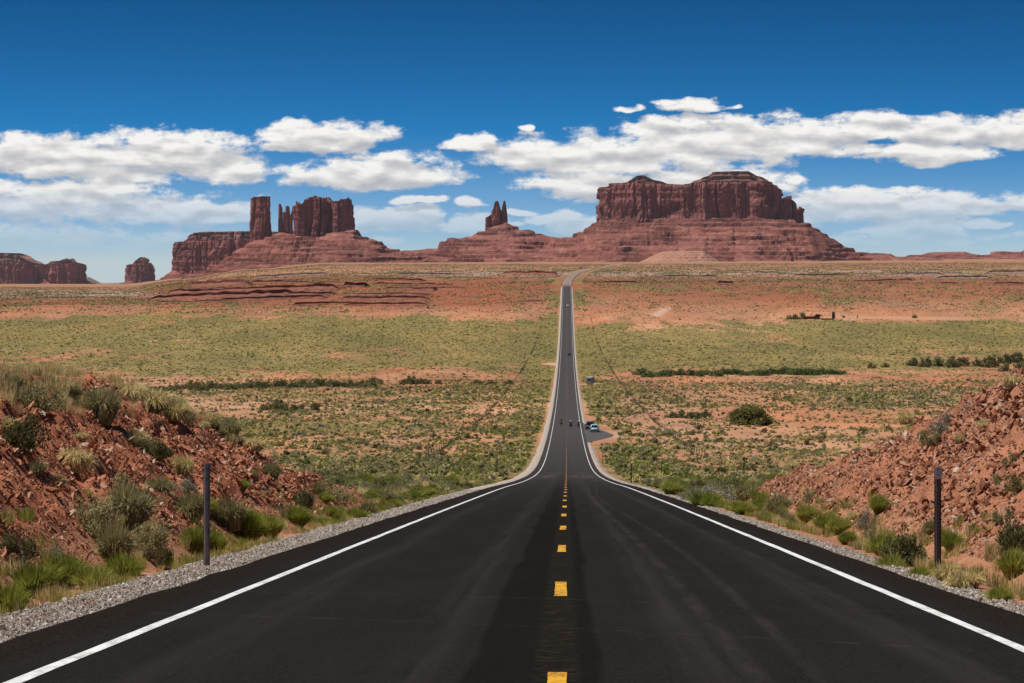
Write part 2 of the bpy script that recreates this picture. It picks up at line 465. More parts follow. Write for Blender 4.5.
# --------------------------------------------------------------------------
# road
# --------------------------------------------------------------------------
def asphalt_material():
    m, t, b, out = material('asphalt')
    g = t.n('ShaderNodeNewGeometry').outputs['Position']
    sx = t.n('ShaderNodeSeparateXYZ', {0: g})
    x, y = sx.outputs[0], sx.outputs[1]
    fine = t.noise(g, 30, 4, 0.85)
    mid = t.noise(t.scale(g, (1.6, 0.25, 1)), 1.0, 5, 0.6)
    streak = t.noise(t.scale(g, (4.0, 0.035, 1)), 1.0, 4, 0.6)
    base = t.mix(t.mr(fine, 0.32, 0.72), (0.0062, 0.0057, 0.0053), (0.030, 0.0268, 0.0244))
    base = t.mix(t.m('MULTIPLY', t.mr(mid, 0.4, 0.7), 0.35), base, (0.026, 0.023, 0.021))
    # wheel paths worn a little paler, wandering
    xw = t.m('ADD', x, t.m('MULTIPLY', t.m('SUBTRACT', t.noise(t.scale(g, (0.05, 0.03, 0)), 1.0, 2, 0.5), 0.5), 0.7))
    ax = t.m('ABSOLUTE', xw)
    p1 = t.m('SUBTRACT', 1.0, t.mr(t.m('ABSOLUTE', t.m('SUBTRACT', ax, 1.05)), 0.0, 0.34, smooth=True))
    p2 = t.m('SUBTRACT', 1.0, t.mr(t.m('ABSOLUTE', t.m('SUBTRACT', ax, 2.75)), 0.0, 0.36, smooth=True))
    wp = t.m('MULTIPLY', t.m('ADD', p1, p2), t.mr(streak, 0.35, 0.65))
    base = t.mix(t.m('MULTIPLY', wp, 0.26), base, (0.060, 0.052, 0.047))
    # dark overlay along the centre line joint, with a ragged left boundary
    edge = t.m('ADD', x, t.m('MULTIPLY', t.m('SUBTRACT', t.noise(t.scale(g, (0.0, 0.06, 0)), 1.0, 3, 0.6), 0.5), 0.5))
    dark = t.m('SUBTRACT', 1.0, t.mr(t.m('ABSOLUTE', t.m('ADD', edge, 0.15)), 0.42, 0.50, smooth=True))
    base = t.mix(t.m('MULTIPLY', dark, 0.55), base, (0.0065, 0.006, 0.0055))
    # rectangles of old brown line paint ground off beside the dashes
    old = t.m('MULTIPLY', t.m('SUBTRACT', 1.0, t.mr(t.m('ABSOLUTE', x), 0.12, 0.19)), t.mr(t.noise(t.scale(g, (3, 9, 1)), 2.0, 4, 0.7), 0.5, 0.7))
    base = t.mix(t.m('MULTIPLY', old, 0.30), base, (0.11, 0.085, 0.045))
    # pale scuffs: curved skid marks
    def arc(cx, cy, r, w, k):
        nonlocal base
        dd = t.vm('DISTANCE', t.scale(g, (1, 1, 0)), (cx, cy, 0), out=1)
        a = t.m('SUBTRACT', 1.0, t.mr(t.m('ABSOLUTE', t.m('SUBTRACT', dd, r)), 0.0, w))
        a = t.m('MULTIPLY', a, t.mr(t.noise(g, 2.5, 4, 0.7), 0.42, 0.62))
        base = t.mix(t.m('MULTIPLY', a, k), base, (0.09, 0.075, 0.066))
    arc(-9.0, 5.2, 21.6, 0.05, 0.35); arc(-10.5, 3.0, 20.5, 0.06, 0.30); 
    def track(x0, amp, per, ph, w, k):
        nonlocal base
        off = t.m('ADD', x0, t.m('MULTIPLY', t.m('SINE', t.m('ADD', t.m('MULTIPLY', y, 1 / per), ph)), amp))
        a = t.m('SUBTRACT', 1.0, t.mr(t.m('ABSOLUTE', t.m('SUBTRACT', x, off)), w * 0.3, w))
        a = t.m('MULTIPLY', a, t.mr(t.noise(t.scale(g, (3, 0.5, 1)), 1.0, 5, 0.7), 0.38, 0.62))
        base = t.mix(t.m('MULTIPLY', a, k), base, (0.085, 0.073, 0.065))
    track(1.22, 0.14, 21, 0.2, 0.11, 0.22); track(1.62, 0.28, 19, -0.3, 0.09, 0.18); track(2.75, 0.2, 33, 1.0, 0.10, 0.12)
    # dusty band where a dirt track crosses at the foot of the hill
    db = t.m('MULTIPLY', t.m('SUBTRACT', 1.0, t.mr(t.m('ABSOLUTE', t.m('SUBTRACT', y, 262)), 8, 46)), t.mr(t.noise(t.scale(g, (0.7, 0.13, 1)), 1.0, 5, 0.7), 0.50, 0.66))
    base = t.mix(t.m('MULTIPLY', db, 0.55), base, (0.20, 0.175, 0.155))
    # loose millings on the verge of the pavement
    ml = t.mr(t.m('ABSOLUTE', x), 3.78, 3.95)
    mil = t.mix(t.mr(t.noise(g, 26, 4, 0.8), 0.4, 0.7), (0.006, 0.005, 0.0045), (0.040, 0.030, 0.025))
    base = t.mix(t.m('MULTIPLY', ml, 0.8), base, mil)
    # greyer with distance, paler still past the crest
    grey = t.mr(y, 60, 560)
    base = t.mix(t.m('MULTIPLY', grey, 0.8), base, (0.078, 0.068, 0.067))  # far sheen of the road at grazing angles, painted into the colour
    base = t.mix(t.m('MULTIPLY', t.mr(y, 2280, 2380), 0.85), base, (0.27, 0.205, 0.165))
    t.s(b, 'Base Color', base)
    b.inputs['Roughness'].default_value = 0.9; b.inputs['Specular IOR Level'].default_value = 0.0
    h = t.m('ADD', t.noise(g, 55, 3, 0.6), t.m('MULTIPLY', t.m('MULTIPLY', t.noise(g, 22, 4, 0.7), ml), 4.0))
    bump(t, b, h, 0.3, 0.006)
    return m
M_ASPH = asphalt_material()

def paint_mat(name, col, old):
    m, t, b, out = material(name)
    g = t.n('ShaderNodeNewGeometry').outputs['Position']
    nz = t.noise(g, 18, 6, 0.75); lg = t.noise(g, 1.5, 3, 0.6)
    nz = t.noise(t.scale(g, (14, 5, 1)), 1.0, 6, 0.8)
    wear = t.mr(t.m('ADD', t.m('MULTIPLY', nz, 0.75), t.m('MULTIPLY', lg, 0.25)), 0.48, 0.60)
    c = t.mix(t.m('MULTIPLY', wear, old), col, (0.06, 0.05, 0.04))
    c = t.mix(t.mr(lg, 0.35, 0.7), c, t.mix(1.0, c, (0.86, 0.84, 0.80), 'MULTIPLY'))
    t.s(b, 'Base Color', c); b.inputs['Roughness'].default_value = 0.7
    return m
M_WHITE = paint_mat('white_road_paint', (0.74, 0.74, 0.71), 0.45)
M_YELLOW = paint_mat('yellow_road_paint', (0.72, 0.36, 0.022), 0.75)

def strip(name, ys, xa, xb, lift, mat, parent=None, wob=0.0, seed=0, ncol=2, zfun=None):
    ys = np.asarray(ys, float)
    cx = road_cx(ys)
    dx = np.gradient(cx, ys) if len(ys) > 2 else np.zeros_like(ys)
    w1 = wob * fbm(ys / 1.3, ys * 0, 0, seed, 3) if wob else 0
    w2 = wob * fbm(ys / 1.3, ys * 0, 5, seed + 9, 3) if wob else 0
    cols = []
    for k in range(ncol):
        f = k / (ncol - 1)
        cols.append(cx + (xa + w1) * (1 - f) + (xb + w2) * f)
    X = np.stack(cols, 1); Y = np.repeat(ys[:, None], ncol, 1)
    Z = (zr(Y) if zfun is None else zfun(X, Y)) + lift + 0.00016 * np.clip(Y - 1500, 0, 9000)
    V = np.stack([X, Y, Z], -1).reshape(-1, 3)
    return obj_np(name, V, grid_faces(len(ys), ncol), mat, parent, smooth=True)

YS = np.concatenate([np.arange(-180, 300, 1.5), np.arange(300, 2400, 5.0), np.arange(2400, 5600, 10.0)])
def zroad(X, Y):
    zt = terrain(road_cx(Y), Y, False) + 0.40
    w = sstep(2100, 2400, Y)
    return zr(Y) * (1 - w) + zt * w
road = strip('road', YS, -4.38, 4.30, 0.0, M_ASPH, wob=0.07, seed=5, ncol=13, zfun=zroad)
tag(road, kind='structure')
for s in (-1, 1):
    e = strip('edge_line', YS[YS < 4800], s * (3.57 if s > 0 else 3.50) - 0.056, s * (3.57 if s > 0 else 3.50) + 0.056, 0.004, M_WHITE, road, wob=0.012, seed=15 + s, zfun=zroad)
    tag(e, 'solid white painted edge line')
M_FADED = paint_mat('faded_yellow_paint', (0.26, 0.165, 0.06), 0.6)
# yellow dashes: 3.05 m long every 12.2 m, the first just ahead of the camera
PER = 12.2
y0 = 25.6 - 2 * PER
for k in range(70):
    ya = y0 + PER * k + random.uniform(-0.25, 0.25)
    if ya < 4: continue
    xo = random.uniform(-0.012, 0.012)
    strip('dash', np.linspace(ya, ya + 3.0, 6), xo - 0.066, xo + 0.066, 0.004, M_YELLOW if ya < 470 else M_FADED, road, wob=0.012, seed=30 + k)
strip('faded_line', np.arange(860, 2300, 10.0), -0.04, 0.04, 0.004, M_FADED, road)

# paved pull-out with its dirt apron
def turnout():
    pts = [(3.9, 497), (6.6, 515), (10.3, 540), (10.9, 553), (9.4, 574), (6.0, 610), (3.9, 650)]
    bm = bmesh.new()
    vs = [bm.verts.new((x, y, float(zr(y)) - 0.008)) for x, y in pts]
    edge = [bm.verts.new((3.9, y, float(zr(y)) - 0.008)) for y in np.linspace(640, 507, 12)]
    bm.faces.new(vs + edge)
    bmesh.ops.triangulate(bm, faces=bm.faces)
    m = simple_mat('pullout_asphalt', (0.085, 0.075, 0.072), 0.85, 0, 0.15, 0.3, 0.7)
    o = obj_bm('turnout', bm, m); tag(o, kind='structure')
turnout()

# gravel shoulders ------------------------------------------------------------
def gravel_material():
    m, t, b, out = material('gravel_bed')
    g = t.n('ShaderNodeNewGeometry').outputs['Position']
    v = t.n('ShaderNodeTexVoronoi', {'Vector': g}); v.inputs['Scale'].default_value = 22
    c = t.ramp(t.n('ShaderNodeSeparateColor', {0: v.outputs['Color']}).outputs[0], [(0, (0.26, 0.21, 0.16)), (0.5, (0.42, 0.36, 0.295)), (1, (0.58, 0.52, 0.44))])
    c = t.mix(t.mr(t.noise(g, 1.2, 4, 0.6), 0.45, 0.7), c, (0.34, 0.23, 0.16))
    t.s(b, 'Base Color', c)
    bump(t, b, t.m('SUBTRACT', 1.0, v.outputs['Distance']), 0.8, 0.03)
    return m
M_GRAV = gravel_material()
YG = np.concatenate([np.arange(8, 130, 0.4), np.arange(130, 400, 2.0), np.arange(400, 2300, 6.0)])
def shoulder(side):
    n = len(YG)
    wout = (5.35 if side < 0 else 4.95) + 0.15 * sstep(100, 180, YG) + 0.25 * fbm(YG / 2.5, YG * 0, 0, 91 + side, 3)
    xs = np.stack([np.full(n, 4.2), np.full(n, 4.34), 0.5 * (4.34 + wout), wout, wout + 0.25], 1)
    zb = zr(YG)
    zs = np.stack([zb - 0.10, zb - 0.035, zb - 0.05, zb - 0.07, zb - 0.32], 1)
    V = np.stack([side * xs, np.repeat(YG[:, None], 5, 1), zs], -1).reshape(-1, 3)
    f = grid_faces(n, 5)
    o = obj_np('gravel_shoulder', V, f if side > 0 else f[:, ::-1], M_GRAV, smooth=True)
    tag(o, kind='structure')
for s in (-1, 1): shoulder(s)

# --------------------------------------------------------------------------
# scatter (stuff only): geometry nodes on a cloud of points
# --------------------------------------------------------------------------
def scatter(name, pts, rot, scl, protos, label=None, cat=None, kind='stuff', pick=None):
    pts = np.asarray(pts, float); n = len(pts)
    coll = bpy.data.collections.new(name + '_kinds')
    for me in protos:
        coll.objects.link(bpy.data.objects.new(name + '_kind', me))
    scl = np.asarray(scl, float)
    if scl.ndim == 1: scl = np.repeat(scl[:, None], 3, 1)
    idx = RNG.integers(0, len(protos), n) if pick is None else pick
    me = bpy.data.meshes.new(name)
    me.vertices.add(n); me.vertices.foreach_set('co', np.ascontiguousarray(pts, np.float32).ravel())
    for an, ty, arr, key in (('rot', 'FLOAT_VECTOR', rot, 'vector'), ('scl', 'FLOAT_VECTOR', scl, 'vector'), ('idx', 'INT', idx, 'value')):
        a = me.attributes.new(an, ty, 'POINT')
        a.data.foreach_set(key, np.ascontiguousarray(arr, np.int32 if ty == 'INT' else np.float32).ravel())
    o = link(bpy.data.objects.new(name, me))
    ng = bpy.data.node_groups.new(name + '_nodes', 'GeometryNodeTree')
    ng.interface.new_socket('Geometry', in_out='INPUT', socket_type='NodeSocketGeometry')
    ng.interface.new_socket('Geometry', in_out='OUTPUT', socket_type='NodeSocketGeometry')
    N, L = ng.nodes, ng.links
    gi, go = N.new('NodeGroupInput'), N.new('NodeGroupOutput')
    ip = N.new('GeometryNodeInstanceOnPoints'); ci = N.new('GeometryNodeCollectionInfo')
    ci.inputs['Collection'].default_value = coll
    ci.inputs['Separate Children'].default_value = True; ci.inputs['Reset Children'].default_value = True
    def attr(nm, ty):
        a = N.new('GeometryNodeInputNamedAttribute'); a.data_type = ty; a.inputs['Name'].default_value = nm
        return a.outputs['Attribute']
    L.new(gi.outputs[0], ip.inputs['Points']); L.new(ci.outputs[0], ip.inputs['Instance'])
    ip.inputs['Pick Instance'].default_value = True
    L.new(attr('idx', 'INT'), ip.inputs['Instance Index'])
    e2r = N.new('FunctionNodeEulerToRotation'); L.new(attr('rot', 'FLOAT_VECTOR'), e2r.inputs[0])
    L.new(e2r.outputs[0], ip.inputs['Rotation']); L.new(attr('scl', 'FLOAT_VECTOR'), ip.inputs['Scale'])
    L.new(ip.outputs[0], go.inputs[0])
    md = o.modifiers.new('scatter', 'NODES'); md.node_group = ng
    return tag(o, label, cat, None, kind)

# stones --------------------------------------------------------------------
def rock_mesh(name, seed, flat=0.5, mat=None, n=14, cuts=0):
    rg = np.random.default_rng(seed)
    p = rg.normal(size=(n, 3)); p /= np.linalg.norm(p, axis=1)[:, None]
    p *= rg.uniform(0.75, 1.1, (n, 1)); p *= np.array([0.5, 0.36, 0.5 * flat])
    p[:, 2] = np.clip(p[:, 2], -0.5 * flat * 0.6, 0.5 * flat * 0.7)      # bedding planes
    bm = bmesh.new()
    for q in p: bm.verts.new(q)
    r = bmesh.ops.convex_hull(bm, input=bm.verts)
    bmesh.ops.delete(bm, geom=list({g for g in r['geom_interior'] + r['geom_unused'] if isinstance(g, bmesh.types.BMVert)}), context='VERTS')
    bmesh.ops.dissolve_limit(bm, angle_limit=R(12), verts=bm.verts, edges=bm.edges)
    bmesh.ops.recalc_face_normals(bm, faces=bm.faces)
    me = bpy.data.meshes.new(name); bm.to_mesh(me); bm.free()
    if mat: me.materials.append(mat)
    return me

def stone_material(name, ramp, scale=6.0):
    m, t, b, out = material(name)
    oi = t.n('ShaderNodeObjectInfo'); tc = t.n('ShaderNodeTexCoord')
    c = t.ramp(oi.outputs['Random'], ramp)
    nz = t.noise(tc.outputs['Object'], scale, 5, 0.65)
    c = t.mix(t.mr(nz, 0.3, 0.7), t.mix(1.0, c, (0.75, 0.72, 0.7), 'MULTIPLY'), t.mix(1.0, c, (1.2, 1.18, 1.15), 'MULTIPLY'))
    t.s(b, 'Base Color', c)
    bump(t, b, t.noise(tc.outputs['Object'], 9, 6, 0.7), 0.6, 0.05)
    return m
M_STONE_L = stone_material('red_shale', [(0, (0.20, 0.072, 0.040)), (0.35, (0.37, 0.145, 0.078)), (0.7, (0.48, 0.215, 0.12)), (0.9, (0.54, 0.31, 0.20)), (0.985, (0.60, 0.46, 0.36))])
M_STONE_R = stone_material('pink_shale', [(0, (0.17, 0.065, 0.036)), (0.35, (0.31, 0.130, 0.072)), (0.65, (0.39, 0.185, 0.108)), (0.85, (0.43, 0.25, 0.165)), (0.97, (0.52, 0.42, 0.34))])
M_PEBBLE = stone_material('grey_gravel', [(0, (0.22, 0.17, 0.135)), (0.3, (0.40, 0.34, 0.28)), (0.7, (0.56, 0.50, 0.43)), (1, (0.70, 0.65, 0.58))])

def slope_normal(x, y, e=0.35):
    x, y = np.asarray(x, float), np.asarray(y, float)
    gx = (terrain(x + e, y, False) - terrain(x - e, y, False)) / (2 * e)
    gy = (terrain(x, y + e, False) - terrain(x, y - e, False)) / (2 * e)
    return gx, gy

def bank_points(side, n, seed, hmin=0.02, xmax=14.0):
    rg = np.random.default_rng(seed)
    y = 18 + (97 - 18) * rg.random(n * 3); x = side * rg.uniform(5.6, xmax, n * 3)
    z = terrain(x, y)
    h = z - zr(y)
    gx, gy = slope_normal(x, y)
    steep = np.abs(gx) > 0.28
    ok = (h > hmin) & (steep | (rg.random(n * 3) < 0.35))
    return x[ok][:n], y[ok][:n], z[ok][:n], gx[ok][:n], gy[ok][:n], rg

def rubble(side, n, seed, mat, label):
    x, y, z, gx, gy, rg = bank_points(side, n, seed)
    m = len(x)
    # clusters: big and small fragments in patches
    cl = fbm(x / 1.4, y / 2.2, 0, seed, 3) - 0.5 * (1 - sstep(0.1, 0.5, z - zr(y)))
    s = 0.024 * np.exp(rg.normal(0.2, 0.6, m)) * (1 + 0.9 * np.clip(cl, -0.5, 1))
    s = np.clip(s, 0.018, 0.14)
    tilt = 0.24
    rot = np.stack([np.arctan(gy) + rg.normal(0, tilt, m), -np.arctan(gx) + rg.normal(0, tilt, m), rg.uniform(0, 6.28, m)], 1)
    scl = np.stack([s * rg.uniform(0.9, 2.3, m), s * rg.uniform(0.7, 1.4, m), s * rg.uniform(0.45, 1.2, m)], 1) * 1.5
    protos = [rock_mesh('shale_chip', seed + 10 + k, (0.2, 0.3, 0.42, 0.25, 0.35, 0.55)[k], mat) for k in range(6)]
    scatter('rubble', np.stack([x, y, z + 0.12 * s], 1), rot, scl, protos, label, 'rubble')
rubble(-1, 120000, 101, M_STONE_L, 'broken red-brown shale rubble covering the left cut bank')
rubble(1, 120000, 202, M_STONE_R, 'broken pink-red shale rubble covering the right cut bank')

def pebbles():
    n = 90000
    rg = np.random.default_rng(5)
    y = 15 + 110 * rg.random(n) ** 1.6
    x = -(4.3 + 1.1 * rg.random(n) + 0.2 * fbm(y / 2.5, y * 0, 0, 90, 3))
    keep = rg.random(n) < 0.95
    x2 = 4.32 + 0.5 * rg.random(n // 3) ** 1.4; y2 = 18 + 100 * rg.random(n // 3) ** 1.3
    X = np.concatenate([x[keep], x2]); Y = np.concatenate([y[keep], y2])
    w = np.interp(np.abs(X), [4.2, 4.34, 4.85, 5.35, 5.6], [-0.10, -0.035, -0.05, -0.07, -0.2])
    Z = np.maximum(zr(Y) + w, terrain(X, Y, True))
    m = len(X)
    s = 0.017 * np.exp(rg.normal(0, 0.4, m)) * (1 + 0.35 * sstep(40, 110, Y))
    protos = [rock_mesh('pebble', 50 + k, 0.8, M_PEBBLE, 12) for k in range(4)]
    scl = np.stack([s * 1.5, s * 1.5, s * 1.3], 1)
    scatter('gravel', np.stack([X, Y, Z + s * 0.25], 1), rg.uniform(0, 6.28, (m, 3)), scl, protos,
            'loose pale gravel along both edges of the road', 'gravel')
pebbles()

ROCK_SPOTS = []
def big_rocks():
    protos = {-1: [rock_mesh('slab', 300 + k, (0.22, 0.32, 0.45)[k % 3], M_STONE_L, 16) for k in range(5)],
              1: [rock_mesh('slab', 320 + k, (0.22, 0.32, 0.45)[k % 3], M_STONE_R, 16) for k in range(5)]}
    for side, cnt in ((-1, 22), (1, 30)):
        x, y, z, gx, gy, rg = bank_points(side, 800, 401 + side, 0.35)
        px = 567 + F * x / y
        ok = np.where((px > 5) & (px < 1019) & (y > 26))[0]
        for i in ok[:cnt]:
            o = bpy.data.objects.new('rock', protos[side][int(rg.integers(0, 5))])
            s = rg.uniform(0.18, 0.34)
            o.location = (x[i], y[i], z[i] + 0.03)
            o.rotation_euler = (math.atan(gy[i]) + rg.normal(0, .25), -math.atan(gx[i]) + rg.normal(0, .25), rg.uniform(0, 6.28))
            o.scale = (s * rg.uniform(1, 1.5), s, s * rg.uniform(0.7, 1.0))
            link(o)
            if side < 0: tag(o, 'angular red-brown slab lying in the rubble of the left cut bank', 'rock', 'slabs on the left bank')
            else: tag(o, 'angular pinkish slab lying in the rubble of the right cut bank', 'rock', 'slabs on the right bank')
big_rocks()

# --------------------------------------------------------------------------
# plants
# --------------------------------------------------------------------------
def plant_material(name, ramp, trans=0.35, leafvar=0.35):
    m, t, b, out = material(name)
    oi = t.n('ShaderNodeObjectInfo'); tone = t.n('ShaderNodeAttribute', attribute_name='tone').outputs['Fac']
    c = t.ramp(t.m('ADD', t.m('MULTIPLY', oi.outputs['Random'], 0.7), t.m('MULTIPLY', tone, 0.3)), ramp)
    lo, hi = 1 - leafvar, 1 + leafvar
    c = t.mix(tone, t.mix(1.0, c, (lo, lo, lo), 'MULTIPLY'), t.mix(1.0, c, (hi, hi, hi * 0.95), 'MULTIPLY'))
    t.s(b, 'Base Color', c); b.inputs['Roughness'].default_value = 0.8; b.inputs['Specular IOR Level'].default_value = 0.1
    tr = t.n('ShaderNodeBsdfTranslucent', {'Color': c})
    mx = t.n('ShaderNodeMixShader', {0: trans, 1: b.outputs[0], 2: tr.outputs[0]})
    t.s(out, 'Surface', mx.outputs[0])
    return m
M_RABBIT = plant_material('rabbitbrush_green', [(0.1, (0.22, 0.255, 0.045)), (0.5, (0.30, 0.32, 0.058)), (0.9, (0.38, 0.38, 0.095))])
M_SAGE = plant_material('sage_grey_green', [(0.1, (0.22, 0.205, 0.085)), (0.5, (0.30, 0.27, 0.125)), (0.9, (0.39, 0.35, 0.18))])
M_DARK = plant_material('blackbrush_dark_green', [(0.1, (0.105, 0.106, 0.042)), (0.5, (0.14, 0.136, 0.054)), (0.9, (0.19, 0.18, 0.072))])
M_STRAW = plant_material('dry_straw', [(0.1, (0.50, 0.40, 0.165)), (0.5, (0.62, 0.50, 0.23)), (0.9, (0.72, 0.60, 0.31))], 0.3)
M_GREY = plant_material('silver_sage', [(0.1, (0.22, 0.205, 0.145)), (0.5, (0.29, 0.265, 0.195)), (0.9, (0.37, 0.34, 0.26))])
M_WOOD = simple_mat('dry_twig', (0.10, 0.075, 0.055), 0.9, 0, 0.1, 0.3, 20)

def blades_mesh(name, n, r, h, w, mat, seed, spread=1.0, bend=0.25, base=0.3, minl=0.55):
    """tuft of thin blades radiating from the root crown; unit-ish size"""
    rg = np.random.default_rng(seed)
    a = rg.uniform(0, 6.283, n); u = rg.random(n) ** 0.7 * spread
    out = np.stack([np.cos(a), np.sin(a)], 1)
    lobes = 1 + 0.22 * np.sin(a * 3 + rg.uniform(0, 6)) + 0.15 * np.sin(a * 5 + rg.uniform(0, 6))
    b0 = out * (rg.random(n) ** 0.5 * base * r)[:, None]
    L = rg.uniform(minl, 1.0, n)
    tipr = (u * r * L * lobes)[:, None] * out + b0 * 0.5
    tipz = h * L * np.sqrt(np.clip(1 - (0.85 * u) ** 2, 0.05, 1)) * (1 + 0.1 * rg.normal(size=n))
    P0 = np.concatenate([b0, np.full((n, 1), -0.02)], 1)
    P2 = np.concatenate([tipr, tipz[:, None]], 1) + rg.normal(0, 0.03, (n, 3)) * r
    P1 = P0 * 0.5 + P2 * 0.5 + np.array([0, 0, 1]) * (bend * h * L * u)[:, None]
    sd = rg.uniform(0, 6.283, n); S = np.stack([np.cos(sd), np.sin(sd), 0.3 * np.sin(3 * sd)], 1) * (w * rg.uniform(0.6, 1.3, n))[:, None]
    V = np.stack([P0 - S * .5, P0 + S * .5, P1 + S * .5, P1 - S * .5, P2 + S * .12, P2 - S * .12], 1).reshape(-1, 3)
    i = np.arange(n)[:, None] * 6
    Fc = np.concatenate([i + np.array([[0, 1, 2, 3]]), i + np.array([[3, 2, 4, 5]])], 0)
    tone = np.repeat(rg.random(n), 6)
    return mesh_np(name, V, Fc, mat, attrs={'tone': ('FLOAT', tone)})

def leafy_mesh(name, n, r, h, leaf, mat, seed, clumps=16, twigs=60, fill=0.5):
    """rounded desert shrub: clumps of small leaf faces on thin twigs"""
    rg = np.random.default_rng(seed)
    ca = rg.uniform(0, 6.283, clumps); ce = np.arcsin(rg.uniform(0.0, 1.0, clumps)); cr = rg.uniform(0.55, 0.95, clumps)
    C = np.stack([np.cos(ca) * np.cos(ce) * cr, np.sin(ca) * np.cos(ce) * cr, np.sin(ce) * cr], 1)
    k = rg.integers(0, clumps, n)
    off = rg.normal(size=(n, 3)); off /= np.linalg.norm(off, axis=1)[:, None]
    off *= (rg.random(n) ** 0.45 * rg.uniform(0.22, 0.42, clumps)[k])[:, None]
    P = C[k] + off
    inner = rg.random(n) < 0.12
    P[inner] *= rg.uniform(0.3, 0.9, (inner.sum(), 1))
    P[:, 2] = np.abs(P[:, 2])
    P = P * np.array([r, r, h])
    d1 = rg.normal(size=(n, 3)); d1[:, 2] = np.abs(d1[:, 2]) + 0.3; d1 /= np.linalg.norm(d1, axis=1)[:, None]
    d2 = np.cross(d1, rg.normal(size=(n, 3))); d2 /= np.linalg.norm(d2, axis=1)[:, None] + 1e-9
    s = leaf * rg.uniform(0.6, 1.4, n)[:, None]
    a = d1 * s * 1.5; b = d2 * s * 0.42
    V = np.stack([P - a * .5, P + b, P + a * .5, P - b], 1).reshape(-1, 3)
    Fc = np.arange(n)[:, None] * 4 + np.array([[0, 1, 2, 3]])
    tone = np.repeat(np.clip(rg.random(n) * 0.6 + 0.4 * rg.random(clumps)[k], 0, 1), 4)
    # twigs
    T = rg.integers(0, n, twigs)
    P0 = np.stack([rg.normal(0, .06, twigs) * r, rg.normal(0, .06, twigs) * r, np.full(twigs, -0.03)], 1); P1 = P[T]
    S = np.cross(P1 - P0, rg.normal(size=(twigs, 3))); S /= np.linalg.norm(S, axis=1)[:, None] + 1e-9
    S *= leaf * 0.12 + 0.003
    Vt = np.stack([P0 - S, P0 + S, P1 + S * .4, P1 - S * .4], 1).reshape(-1, 3)
    Ft = np.arange(twigs)[:, None] * 4 + np.array([[0, 1, 2, 3]]) + len(V)
    V = np.concatenate([V, Vt]); Fc = np.concatenate([Fc, Ft]); tone = np.concatenate([tone, np.full(len(Vt), 0.0)])
    return mesh_np(name, V, Fc, mat, attrs={'tone': ('FLOAT', tone)})

# prototypes (radius about 0.5, height about 0.6..0.8)
SPEC = {
    'green': [blades_mesh('rabbitbrush', 3200, 0.52, 0.60, 0.014, M_RABBIT, 500 + k, 1.0, 0.18) for k in range(4)],
    'sage': [leafy_mesh('sagebrush', 2600, 0.50, 0.62, 0.034, M_SAGE, 520 + k, 18) for k in range(4)],
    'dark': [leafy_mesh('blackbrush', 2800, 0.50, 0.66, 0.034, M_DARK, 540 + k, 20) for k in range(4)],
    'straw': [blades_mesh('bunchgrass', 1700, 0.50, 0.62, 0.016, M_STRAW, 560 + k, 1.15, 0.42, 0.45, 0.35) for k in range(4)],
    'grey': [leafy_mesh('silver_sagebrush', 2200, 0.50, 0.55, 0.030, M_GREY, 580 + k, 18) for k in range(3)],
    'olive': [blades_mesh('olive_brush', 2200, 0.50, 0.64, 0.017, M_SAGE, 600 + k, 1.1, 0.34, 0.45, 0.4) for k in range(4)],
}
NAMES = {'green': 'rabbitbrush', 'sage': 'sagebrush', 'dark': 'blackbrush', 'straw': 'bunchgrass', 'grey': 'silver_sagebrush', 'olive': 'brush_shrub'}
CATS = {'green': 'shrub', 'sage': 'shrub', 'dark': 'shrub', 'straw': 'dry grass', 'grey': 'shrub', 'olive': 'shrub'}
PLANTED = []
def plant(x, y, z, sp, w, h, label, group=None, seed=None):
    me = SPEC[sp][random.randrange(len(SPEC[sp]))]
    o = bpy.data.objects.new(NAMES[sp], me)
    o.location = (x, y, z - 0.02); o.scale = (w, w, h / 0.62)
    gx, gy = slope_normal(x, y)
    o.rotation_euler = (0.35 * math.atan(float(gy)), -0.35 * math.atan(float(gx)), random.uniform(0, 6.28))
    link(o); tag(o, label, CATS[sp], group)
    PLANTED.append((x, y, w))
    return o

def plant_px(px, py, wpx, hpx, sp, label, group=None):
    x, y, z = ray_ground(px, py)
    s = y / F
    return plant(x, y, z, sp, wpx * s, hpx * s, label, group)

